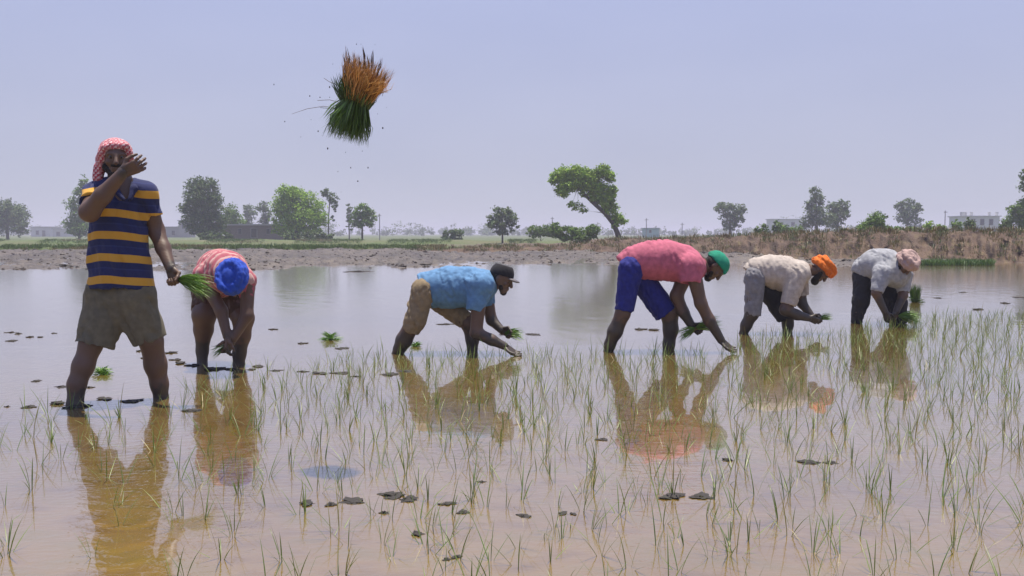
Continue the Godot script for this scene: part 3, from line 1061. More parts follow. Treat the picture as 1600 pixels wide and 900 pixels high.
func people() -> Array:
	var out := []
	var beard_mat := surf(lin(0.012, 0.010, 0.009), 0.9)
	var hair_mat := beard_mat
	# 1: standing man in a striped polo shirt
	person_d = 5.88
	var polo := StandardMaterial3D.new()
	polo.albedo_texture = stripe_tex([[0.0, lin(0.50, 0.27, 0.03)], [0.35, lin(0.012, 0.018, 0.085)], [0.66, lin(0.018, 0.028, 0.11)], [0.72, lin(0.010, 0.016, 0.075)]])
	polo.roughness = 0.92
	polo.cull_mode = BaseMaterial3D.CULL_DISABLED
	polo.rim_enabled = true
	polo.rim = 0.15
	var y0 := P([186, 342, 0]).y
	var polo_uv := func(p: Vector3) -> Vector2:
		var sag := 0.012 * sin(p.x * 14.0 + 1.0) + 0.010 * feet(p)
		return Vector2(p.x, (p.y + sag - y0) / 0.1325)
	var check := Image.create(64, 64, true, Image.FORMAT_RGB8)
	for y in 64:
		for x in 64:
			var a := (x / 8 + y / 8) % 2 == 0
			var b := (x / 4) % 2 == 0 and (y / 4) % 2 == 0
			check.set_pixel(x, y, lin(0.33, 0.025, 0.05) if a else (lin(0.60, 0.50, 0.50) if not b else lin(0.42, 0.09, 0.12)))
	var check_mat := surf(Color.WHITE, 0.92, ImageTexture.create_from_image(check), 9.0)
	out.append({"d": 5.88, "cell": 0.0105, "flat": 0.66, "mud": 0.10, "arm_mud": 0.06, "toes": Vector3(0.2, 0, 1),
		"label": "standing man in a navy and yellow striped polo with one hand raised",
		"torso": [[[188, 462, 0, 34], [186, 400, 0, 37], [186, 325, 0, 38]], [[156, 304, 0, 14], [226, 304, 0, 14]], [[186, 325, 0.0, 36], [190, 292, 0.0, 22]]],
		"legs": [[[165, 478, 0, 24], [142, 538, 0.06, 17], [130, 572, 0.09, 16], [120, 600, 0.12, 13.5], [117, 634, 0.14, 12.5]], [[212, 478, 0, 24], [236, 532, -0.02, 17.5], [243, 570, -0.06, 16.5], [249, 600, -0.08, 13], [252, 624, -0.09, 11]]],
		"arms": [[[152, 304, 0.0, 16], [140, 331, 0.25, 15], [161, 305, 0.30, 13.0], [193, 269, 0.32, 8.8]], [[228, 304, 0, 14], [244, 360, -0.07, 12.5], [255, 388, -0.02, 11], [267, 420, 0.06, 8.2]]],
		"hands": [{"arm": 0, "f": Vector3(0.90, 0.36, 0.15), "s": Vector3(-0.25, 0.85, 0.35), "right": true, "curl": 0.5, "spread": 0.55}, {"arm": 1, "f": Vector3(0.35, -0.93, 0.15), "s": Vector3(0.9, 0.2, 0.2), "right": false, "curl": 1.15}],
		"neck": [190, 298, 0.0], "head": [181, 250, 0.03], "fwd": Vector3(0.42, -0.02, 1.0), "up": Vector3(0.02, 1, 0),
		"clothes": [
			{"name": "polo_shirt", "mat": polo, "uv": polo_uv, "fold": 0.013, "freq": 6.0, "chains": [
				{"p": [[187, 312, 0, 37], [185, 340, 0, 42.5], [184, 372, 0, 43.5], [187, 410, 0, 46.5], [189, 470, 0, 57]], "flat": 0.68, "clips": [hem(130, 449, 246, 453, 186, 400)]},
				{"p": [[155, 301, 0, 17], [226, 301, 0, 17]]}, {"p": [[176, 296, 0.0, 20], [206, 296, 0.0, 20]], "k": 0.03},
				{"p": [[154, 303, 0.02, 20], [145, 319, 0.15, 21]], "cut": true}, {"p": [[228, 303, 0, 17.5], [238, 338, -0.03, 17]], "cut": true}],
				"extra": [cap(P([196, 296, 0.16]), P([201, 319, 0.20]), 0.026, 0.006, 0.01, Vector3.ZERO, 1.0, [], true), cap(P([190, 285, 0.05]), P([192, 300, 0.09]), 0.062, 0.05, 0.01, Vector3.ZERO, 1.0, [], true)]},
			{"name": "collar", "mat": surf(lin(0.009, 0.013, 0.06), 0.95), "fold": 0.002, "chains": [{"p": [[170, 289, 0.02, 5], [179, 294, 0.11, 5.5], [193, 312, 0.135, 3.5]], "k": 0.01}, {"p": [[209, 286, 0.0, 5], [209, 295, 0.09, 6], [203, 312, 0.135, 3.5]], "k": 0.01}, {"p": [[170, 289, 0.02, 6], [190, 285, -0.06, 7], [209, 286, 0.0, 6]], "k": 0.01}]},
			{"name": "shorts", "mat": cloth(lin(0.150, 0.135, 0.092)), "fold": 0.013, "freq": 6.0, "chains": [
				{"p": [[165, 456, 0, 30], [211, 456, 0, 30]], "flat": 0.85, "clips": [hem(130, 440, 246, 440, 188, 480)]},
				{"p": [[166, 470, 0, 33], [147, 541, 0.06, 31]], "cut": true, "flat": 0.85, "k": 0.06}, {"p": [[210, 470, 0, 33], [235, 533, -0.03, 27]], "cut": true, "flat": 0.85, "k": 0.06}]}],
		"headwear": func(c: Vector3, b: Basis) -> Array:
			var front := [c + b * Vector3(0, 0.058, 0.06), b * Vector3(0, -0.62, 0.78).normalized()]
			return [{"name": "head_cloth", "mat": check_mat, "prims": [
				ell(c + b * Vector3(0, 0.042, -0.018), b, Vector3(0.101, 0.094, 0.118), 0.02, [front]),
				cap(c + b * Vector3(-0.075, 0.03, 0.03), c + b * Vector3(-0.085, -0.06, -0.03), 0.024, 0.03, 0.03),
				cap(c + b * Vector3(0.072, 0.045, 0.045), c + b * Vector3(0.082, -0.02, -0.02), 0.02, 0.024, 0.03),
				cap(c + b * Vector3(-0.08, 0.0, -0.05), c + b * Vector3(0.06, -0.05, -0.09), 0.035, 0.03, 0.03),
				cap(c + b * Vector3(-0.098, -0.05, -0.03), c + b * Vector3(-0.10, -0.115, -0.03), 0.028, 0.034, 0.02),
				cap(c + b * Vector3(-0.06, 0.07, 0.06), c + b * Vector3(0.06, 0.085, 0.065), 0.022, 0.02, 0.02)], "fold": 0.005, "freq": 14.0},
				{"name": "beard", "mat": beard_mat, "prims": [cap(c + b * Vector3(-0.052, -0.045, 0.03), c + b * Vector3(0, -0.098, 0.062), 0.026, 0.032, 0.02), cap(c + b * Vector3(0.052, -0.045, 0.03), c + b * Vector3(0, -0.098, 0.062), 0.026, 0.032, 0.02), cap(c + b * Vector3(-0.025, -0.038, 0.093), c + b * Vector3(0.025, -0.038, 0.093), 0.009, 0.009, 0.01)], "fold": 0.004, "freq": 40.0}]})
	# 2: man bending towards the camera, blue turban
	person_d = 7.5
	var hoops := StandardMaterial3D.new()
	hoops.albedo_texture = stripe_tex([[0.0, lin(0.34, 0.085, 0.11)], [0.5, lin(0.46, 0.29, 0.27)], [0.75, lin(0.38, 0.17, 0.17)]])
	hoops.roughness = 0.92
	hoops.cull_mode = BaseMaterial3D.CULL_DISABLED
	var hip2 := P([340, 445, -0.15])
	var spine2 := (P([352, 425, 0.3]) - hip2).normalized()
	var hoop_uv := func(p: Vector3) -> Vector2:
		return Vector2(p.x, ((p - hip2).dot(spine2) + 0.35 * absf(p.x - hip2.x) * absf(p.x - hip2.x)) / 0.052)
	out.append({"d": 7.5, "cell": 0.0115, "mud": 0.20, "arm_mud": 0.05, "toes": Vector3(0, 0, 1),
		"label": "man in a bright blue turban bending forward with a red striped shirt",
		"torso": [[[342, 448, -0.14, 30], [346, 426, 0.1, 28], [354, 428, 0.3, 28]], [[318, 434, 0.27, 12], [384, 440, 0.29, 12]]],
		"legs": [[[328, 455, -0.14, 26], [319, 492, 0.03, 18], [318, 515, 0.0, 14.5], [316, 548, -0.02, 9], [316, 573, 0.0, 8]], [[358, 456, -0.14, 25], [380, 497, 0.04, 16.5], [378, 525, 0.02, 13], [374, 552, 0.0, 10], [373, 572, 0.0, 9]]],
		"arms": [[[318, 434, 0.27, 12], [346, 486, 0.36, 9.5], [355, 526, 0.42, 6.8]], [[386, 444, 0.29, 12.5], [386, 493, 0.34, 9.5], [364, 530, 0.40, 6.8]]],
		"hands": [{"arm": 0, "f": Vector3(-0.1, -0.95, 0.2), "s": Vector3(0.4, 0, 0.8), "right": true, "curl": 0.5}, {"arm": 1, "f": Vector3(-0.45, -0.85, 0.1), "s": Vector3(-0.4, 0.2, 0.8), "right": false, "curl": 0.5}],
		"neck": [358, 430, 0.36], "head": [366, 438, 0.50], "fwd": Vector3(0.05, -0.93, 0.30), "up": Vector3(0.0, 0.32, 0.95),
		"clothes": [
			{"name": "striped_shirt", "mat": hoops, "uv": hoop_uv, "fold": 0.008, "chains": [{"p": [[338, 440, -0.16, 33], [344, 427, 0.02, 36], [353, 427, 0.24, 34], [359, 431, 0.36, 24]]}, {"p": [[319, 430, 0.24, 16], [384, 437, 0.26, 16]]}, {"p": [[318, 432, 0.26, 16], [314, 455, 0.30, 12]], "cut": true}, {"p": [[384, 440, 0.28, 15], [387, 466, 0.31, 12]], "cut": true}]},
			{"name": "shorts", "mat": cloth(lin(0.085, 0.045, 0.028)), "chains": [{"p": [[328, 450, -0.15, 27], [358, 452, -0.15, 27]]}, {"p": [[328, 456, -0.14, 27], [319, 488, 0.01, 20.5]], "cut": true}, {"p": [[358, 456, -0.14, 27], [379, 493, 0.02, 18.5]], "cut": true}]}],
		"headwear": func(c: Vector3, b: Basis) -> Array:
			return [{"name": "turban", "mat": cloth(lin(0.018, 0.075, 0.50)), "prims": turban_prims(c, b, Vector3(0.088, 0.088, 0.105), [[0.035, 0.01, 0.012, 1.1, 0.034], [0.07, -0.02, 0.015, 1.12, 0.030], [0.095, 0.018, -0.01, 0.92, 0.027], [0.05, 0.03, -0.01, 1.2, 0.022]]), "fold": 0.006, "freq": 18.0}]})
	# 3: man in a light blue shirt and a dark cap
	person_d = 8.26
	out.append({"d": 8.26, "cell": 0.0115, "mud": 0.20, "arm_mud": 0.16, "toes": Vector3(1, 0, 0.1),
		"label": "bending man in a light blue shirt, khaki trousers and dark peaked cap",
		"torso": [[[670, 458, 0, 15], [705, 449, 0, 22], [752, 445, 0, 22]], [[752, 446, 0.14, 14], [754, 446, -0.14, 14]]],
		"legs": [[[664, 458, 0.08, 14], [645, 505, 0.10, 12.5], [631, 532, 0.06, 12.5], [624, 545, 0.05, 9], [619, 556, 0.03, 7.5]], [[676, 462, -0.1, 15], [733, 505, -0.08, 12.5], [738, 530, -0.08, 10], [738, 556, -0.08, 8]]],
		"arms": [[[750, 447, 0.17, 13], [744, 520, 0.2, 9.5], [768, 531, 0.2, 8.5], [789, 541, 0.2, 6.2]], [[757, 450, -0.16, 12], [768, 500, -0.14, 8.5], [783, 515, -0.08, 6.2]]],
		"hands": [{"arm": 0, "f": Vector3(0.8, -0.6, 0.05), "s": Vector3(-0.5, -0.3, 0.8), "right": true, "curl": 0.22}, {"arm": 1, "f": Vector3(0.85, -0.4, 0.1), "s": Vector3(0.3, 0.7, 0.2), "right": false, "curl": 1.0}],
		"neck": [758, 441, 0.0], "head": [783, 437, 0.02], "fwd": Vector3(0.88, -0.36, 0.22), "up": Vector3(0.30, 0.95, 0),
		"clothes": [
			{"name": "blue_shirt", "mat": cloth(lin(0.12, 0.265, 0.47)), "fold": 0.011, "freq": 8.0, "chains": [{"p": [[650, 452, 0, 24], [674, 452, 0, 28], [702, 449, 0, 32], [735, 448, 0, 30.5], [757, 444, 0, 23]], "clips": [hem(655, 432, 681, 486, 720, 450)]}, {"p": [[752, 446, 0.12, 18], [754, 446, -0.12, 18]]}, {"p": [[751, 445, 0.16, 21], [741, 487, 0.19, 13.5]], "cut": true}, {"p": [[757, 449, -0.14, 18], [761, 478, -0.15, 12]], "cut": true}]},
			{"name": "trousers", "mat": cloth(lin(0.27, 0.205, 0.12)), "fold": 0.013, "freq": 10.0, "chains": [{"p": [[664, 454, 0.06, 19], [674, 456, -0.06, 19]]}, {"p": [[662, 456, 0.08, 20.5], [649, 500, 0.1, 16], [641, 518, 0.09, 14.5]], "cut": true}, {"p": [[674, 460, -0.1, 20.5], [728, 501, -0.08, 15]], "cut": true}]}],
		"headwear": func(c: Vector3, b: Basis) -> Array:
			var cm := cloth(lin(0.014, 0.013, 0.018))
			return [{"name": "cap", "mat": cm, "fold": 0.002, "prims": [
				ell(c + b * Vector3(0, 0.035, -0.012), b, Vector3(0.088, 0.122, 0.109), 0.01, [[c + b * Vector3(0, 0.038, 0), b * Vector3(0, -1, 0.08)], [c + b * Vector3(0, 0.128, 0), b * Vector3(0, 1, -0.12).normalized()]])]},
				{"name": "cap_brim", "mat": surf(lin(0.10, 0.09, 0.10), 0.7), "fold": 0.0, "cell": 0.005, "prims": [ell(c + b * Vector3(0, 0.036, 0.105), b, Vector3(0.07, 0.013, 0.056), 0.01)]},
				{"name": "hair", "mat": hair_mat, "prims": [ell(c + b * Vector3(0, 0.015, -0.03), b, Vector3(0.08, 0.07, 0.088), 0.01, [[c + b * Vector3(0, 0, 0.005), b * Vector3(0, 0, 1)]])]},
				{"name": "beard", "mat": beard_mat, "fold": 0.003, "freq": 40.0, "prims": [cap(c + b * Vector3(-0.05, -0.05, 0.03), c + b * Vector3(0, -0.09, 0.06), 0.018, 0.027, 0.02), cap(c + b * Vector3(0.05, -0.05, 0.03), c + b * Vector3(0, -0.09, 0.06), 0.018, 0.027, 0.02)]}]})
	# 4: man in a pink shirt and a green head cloth
	person_d = 8.4
	out.append({"d": 8.4, "cell": 0.0115, "mud": 0.30, "arm_mud": 0.18, "toes": Vector3(1, 0, 0.1),
		"label": "bending man in a pink shirt, blue shorts and green head wrap",
		"torso": [[[992, 416, 0, 15], [1030, 408, 0, 24], [1080, 414, 0, 23]], [[1081, 416, 0.14, 13], [1083, 418, -0.14, 13]]],
		"legs": [[[986, 418, 0.08, 16], [973, 490, 0.09, 11.5], [961, 518, 0.07, 11.5], [953, 538, 0.04, 8.5], [950, 552, 0.02, 7.5]], [[994, 426, -0.09, 16], [1046, 490, -0.08, 13.5], [1048, 515, -0.08, 11.5], [1045, 538, -0.08, 9], [1044, 552, -0.08, 8.5]]],
		"arms": [[[1081, 416, 0.16, 13], [1095, 474, 0.17, 9.5], [1108, 500, 0.17, 9], [1127, 532, 0.17, 6.4]], [[1073, 424, -0.06, 13], [1057, 462, 0.0, 10], [1068, 488, 0.02, 8.5], [1080, 508, 0.04, 6.6]]],
		"hands": [{"arm": 0, "f": Vector3(0.72, -0.7, 0.05), "s": Vector3(-0.6, -0.4, 0.7), "right": true, "curl": 0.25}, {"arm": 1, "f": Vector3(0.75, -0.55, 0.2), "s": Vector3(0.4, 0.8, 0.1), "right": false, "curl": 1.1}],
		"neck": [1090, 413, 0.0], "head": [1116, 417, 0.02], "fwd": Vector3(0.46, -0.87, 0.10), "up": Vector3(0.88, 0.45, 0.0),
		"clothes": [
			{"name": "pink_shirt", "mat": cloth(lin(0.52, 0.13, 0.20)), "fold": 0.009, "freq": 7.0, "chains": [{"p": [[972, 418, 0, 19], [990, 410, 0, 24], [1012, 407, 0, 29], [1040, 407, 0, 31], [1068, 412, 0, 28], [1086, 418, 0, 20]], "clips": [hem(966, 404, 1014, 442, 1050, 400)]}, {"p": [[1081, 416, 0.12, 18], [1083, 418, -0.12, 17]]}, {"p": [[1080, 416, 0.15, 21], [1079, 443, 0.18, 16.5]], "cut": true}, {"p": [[1078, 420, -0.08, 18], [1068, 442, -0.06, 13]], "cut": true}]},
			{"name": "shorts", "mat": cloth(lin(0.016, 0.022, 0.21)), "fold": 0.011, "chains": [{"p": [[986, 417, 0.06, 18], [992, 420, -0.06, 18]]}, {"p": [[986, 420, 0.08, 19], [975, 486, 0.09, 15.5]], "cut": true}, {"p": [[993, 424, -0.09, 21], [1041, 490, -0.08, 19.5]], "cut": true}]}],
		"headwear": func(c: Vector3, b: Basis) -> Array:
			return [{"name": "head_wrap", "mat": cloth(lin(0.006, 0.27, 0.16)), "fold": 0.004, "prims": [ell(c + b * Vector3(0, 0.042, -0.014), b, Vector3(0.094, 0.098, 0.118), 0.012, [[c + b * Vector3(0, 0.035, 0.03), b * Vector3(0, -0.95, 0.22).normalized()]]), cap(c + b * Vector3(-0.05, 0.045, 0.085), c + b * Vector3(0.05, 0.045, 0.085), 0.016, 0.016, 0.012), ell(c + b * Vector3(0, 0.03, -0.115), b, Vector3(0.03, 0.025, 0.022), 0.01)]},
				{"name": "hair", "mat": hair_mat, "prims": [ell(c + b * Vector3(0, 0.005, -0.02), b, Vector3(0.082, 0.07, 0.092), 0.01, [[c + b * Vector3(0, 0, 0.01), b * Vector3(0, 0, 1)]])]},
				{"name": "beard", "mat": beard_mat, "fold": 0.003, "freq": 40.0, "prims": [cap(c + b * Vector3(-0.05, -0.05, 0.03), c + b * Vector3(0, -0.092, 0.06), 0.02, 0.03, 0.02), cap(c + b * Vector3(0.05, -0.05, 0.03), c + b * Vector3(0, -0.092, 0.06), 0.02, 0.03, 0.02)]}]})
	# 5: man in a cream shirt and an orange turban
	person_d = 9.9
	out.append({"d": 9.9, "cell": 0.0125, "mud": 0.30, "arm_mud": 0.22, "toes": Vector3(1, 0, 0.1),
		"label": "bending man in a cream long shirt and bright orange turban",
		"torso": [[[1184, 429, 0, 13], [1212, 425, 0, 20], [1246, 426, 0, 19]], [[1247, 427, 0.13, 11], [1249, 428, -0.13, 11]]],
		"legs": [[[1181, 434, 0.08, 13], [1175, 490, 0.08, 10.5], [1166, 508, 0.05, 8.5], [1161, 523, 0.02, 6.5]], [[1192, 437, -0.08, 13], [1230, 490, -0.07, 11], [1231, 507, -0.07, 8.5], [1230, 523, -0.07, 7]]],
		"arms": [[[1247, 428, 0.15, 12], [1227, 484, 0.17, 9], [1245, 492, 0.17, 8], [1264, 497, 0.17, 5.6]], [[1248, 430, -0.14, 11], [1253, 474, -0.12, 7.5], [1268, 494, -0.06, 5.6]]],
		"hands": [{"arm": 0, "f": Vector3(0.9, -0.35, 0.05), "s": Vector3(0.3, 0.7, 0.5), "right": true, "curl": 0.75}, {"arm": 1, "f": Vector3(0.85, -0.5, 0.1), "s": Vector3(0.3, 0.7, 0.1), "right": false, "curl": 1.0}],
		"neck": [1256, 420, 0.0], "head": [1282, 423, 0.02], "fwd": Vector3(0.50, -0.84, 0.16), "up": Vector3(0.84, 0.52, 0.0),
		"clothes": [
			{"name": "cream_shirt", "mat": cloth(lin(0.50, 0.44, 0.39)), "fold": 0.012, "freq": 7.5, "chains": [{"p": [[1168, 430, 0, 14], [1184, 424, 0, 21], [1203, 424, 0, 25], [1224, 427, 0, 27], [1247, 426, 0, 20]], "clips": [hem(1158, 414, 1226, 468, 1230, 410)]}, {"p": [[1247, 427, 0.1, 16], [1249, 428, -0.1, 15]]}, {"p": [[1247, 428, 0.14, 18], [1231, 477, 0.18, 12.5]], "cut": true}, {"p": [[1249, 430, -0.13, 14], [1253, 462, -0.13, 11]], "cut": true}]},
			{"name": "breeches", "mat": cloth(lin(0.24, 0.235, 0.25)), "fold": 0.013, "freq": 10.0, "chains": [{"p": [[1180, 430, 0.05, 15], [1190, 434, -0.05, 15]]}, {"p": [[1180, 434, 0.08, 16], [1176, 494, 0.08, 13]], "cut": true}]},
			{"name": "dark_trouser_leg", "mat": cloth(lin(0.022, 0.022, 0.027)), "fold": 0.01, "chains": [{"p": [[1190, 436, -0.08, 18], [1228, 497, -0.07, 14.5]], "cut": true}]}],
		"headwear": func(c: Vector3, b: Basis) -> Array:
			return [{"name": "turban", "mat": cloth(lin(0.72, 0.16, 0.012)), "fold": 0.007, "freq": 18.0, "prims": turban_prims(c, b, Vector3(0.09, 0.10, 0.11), [[0.04, 0.01, 0.03, 1.1, 0.034], [0.075, -0.02, 0.02, 1.05, 0.032], [0.11, 0.015, 0.0, 0.78, 0.03], [0.06, 0.03, -0.01, 1.15, 0.022]])},
				{"name": "beard", "mat": beard_mat, "fold": 0.005, "freq": 40.0, "prims": [cap(c + b * Vector3(-0.058, -0.03, 0.02), c + b * Vector3(0, -0.105, 0.062), 0.026, 0.038, 0.02), cap(c + b * Vector3(0.058, -0.03, 0.02), c + b * Vector3(0, -0.105, 0.062), 0.026, 0.038, 0.02)]}]})
	# 6: man in a grey shirt and a pale pink turban
	person_d = 11.0
	out.append({"d": 11.0, "cell": 0.0135, "mud": 0.12, "arm_mud": 0.20, "toes": Vector3(0.7, 0, 0.6),
		"label": "bending man in a grey shirt, dark trousers and pale pink turban",
		"torso": [[[1352, 425, -0.1, 12], [1375, 416, 0.02, 18], [1398, 424, 0.2, 18]], [[1380, 428, 0.28, 10], [1411, 430, 0.08, 10]]],
		"legs": [[[1351, 434, -0.08, 12], [1346, 468, 0.0, 10.5], [1339, 490, 0.0, 8], [1336, 507, 0.0, 6]], [[1377, 443, -0.15, 12], [1403, 474, 0.0, 11], [1405, 492, 0.0, 9], [1406, 507, 0.0, 7.5]]],
		"arms": [[[1378, 428, 0.28, 11], [1369, 458, 0.32, 7], [1383, 488, 0.34, 5]], [[1412, 430, 0.1, 11], [1411, 462, 0.2, 7], [1400, 487, 0.26, 5]]],
		"hands": [{"arm": 0, "f": Vector3(0.35, -0.92, 0.0), "s": Vector3(0.7, 0.2, 0.4), "right": true, "curl": 0.4}, {"arm": 1, "f": Vector3(-0.2, -0.95, 0.1), "s": Vector3(-0.6, 0.1, 0.6), "right": false, "curl": 0.9}],
		"neck": [1400, 420, 0.24], "head": [1414, 413, 0.34], "fwd": Vector3(0.18, -0.80, 0.52), "up": Vector3(0.50, 0.45, 0.62),
		"clothes": [
			{"name": "grey_shirt", "mat": cloth(lin(0.36, 0.37, 0.40)), "fold": 0.013, "freq": 7.0, "chains": [{"p": [[1340, 432, -0.12, 14], [1352, 420, -0.08, 19], [1368, 413, 0.0, 23], [1384, 415, 0.1, 25], [1398, 426, 0.2, 24]], "clips": [hem(1330, 418, 1374, 455, 1390, 400)]}, {"p": [[1382, 426, 0.26, 14], [1412, 428, 0.08, 13]]}, {"p": [[1379, 428, 0.27, 15], [1370, 457, 0.32, 10]], "cut": true}, {"p": [[1412, 430, 0.1, 13], [1411, 458, 0.18, 10]], "cut": true}]},
			{"name": "trousers", "mat": cloth(lin(0.020, 0.020, 0.026)), "fold": 0.012, "chains": [{"p": [[1350, 430, -0.1, 16], [1376, 440, -0.15, 16]]}, {"p": [[1350, 434, -0.08, 17], [1345, 470, 0.0, 12.5], [1337, 506, 0.0, 9.5]], "cut": true}, {"p": [[1377, 444, -0.15, 17], [1401, 474, 0.0, 15], [1405, 506, 0.0, 13]], "cut": true}]}],
		"headwear": func(c: Vector3, b: Basis) -> Array:
			return [{"name": "turban", "mat": cloth(lin(0.46, 0.32, 0.29)), "fold": 0.007, "freq": 18.0, "prims": turban_prims(c, b, Vector3(0.092, 0.105, 0.11), [[0.04, 0.01, 0.03, 1.1, 0.034], [0.075, -0.025, 0.02, 1.08, 0.032], [0.11, 0.015, 0.0, 0.85, 0.03], [0.06, 0.035, -0.01, 1.18, 0.022]])},
				{"name": "beard", "mat": beard_mat, "fold": 0.005, "freq": 40.0, "prims": [cap(c + b * Vector3(-0.055, -0.04, 0.02), c + b * Vector3(0, -0.10, 0.06), 0.024, 0.034, 0.02), cap(c + b * Vector3(0.055, -0.04, 0.02), c + b * Vector3(0, -0.10, 0.06), 0.024, 0.034, 0.02)]}]})
	return out

func feet(p: Vector3) -> float:
	return n_mid.get_noise_3d(p.x * 14.0, p.y * 6.0, p.z * 10.0)

# ---------------------------------------------------------------- rice
func leaf_col(i := 0) -> Color:
	var k := rng.randf()
	var c := Color(0.070, 0.118, 0.022).lerp(Color(0.150, 0.200, 0.042), k)
	if rng.randf() < 0.08 + 0.1 * i:
		c = Color(0.27, 0.235, 0.09)
	return c

# leaves fan out from `from` along `dir`; roots the other way
func fan(mb: MB, from: Vector3, dir: Vector3, length: float, waist: float, spread: float, n: int, wid: float, c0: Color, c1: Color, droop := 0.1, wiggle := 0.0) -> void:
	dir = dir.normalized()
	var sx := dir.cross(Vector3(0.13, 0.3, 0.9)).normalized()
	var sy := dir.cross(sx)
	for i in n:
		var a := rng.randf() * TAU
		var rr := sqrt(rng.randf())
		var o := sx * cos(a) + sy * sin(a)
		var p0 := from + o * waist * rr
		var l := length * rng.randf_range(0.68, 1.08)
		var path := [p0]
		for j in range(1, 5):
			var u := j / 4.0
			path.append(p0 + dir * l * u + o * spread * rr * pow(u, 0.8) + Vector3(0, -droop * l * u * u, 0) + (sx * rng.randfn() + sy * rng.randfn()) * wiggle * u)
		var az := rng.randf() * TAU
		var k := rng.randf_range(0.7, 1.25)
		var c := c0.lerp(c1, rng.randf())
		mb.blade(path, wid, (sx * cos(az) + sy * sin(az)).normalized(), Color(c.r * k, c.g * k, c.b * k))

func held(called: String, from: Vector3, dir: Vector3, length: float, spread: float, n: int, label: String, group := "", waist := 0.012) -> void:
	var o := thing(called, from, label, "seedlings", group)
	var mb := MB.new()
	fan(mb, from, dir, length, waist, spread, n, 0.007, Color(0.07, 0.17, 0.02), Color(0.17, 0.29, 0.04), 0.22, 0.006)
	part("leaves", mb.mesh(), mats.leaf, o)
	var rb := MB.new()
	fan(rb, from, -dir, length * 0.35, waist, spread * 0.25, n / 3, 0.005, Color(0.10, 0.06, 0.03), Color(0.20, 0.12, 0.05), 0.2, 0.006)
	part("roots", rb.mesh(), mats.plain, o)

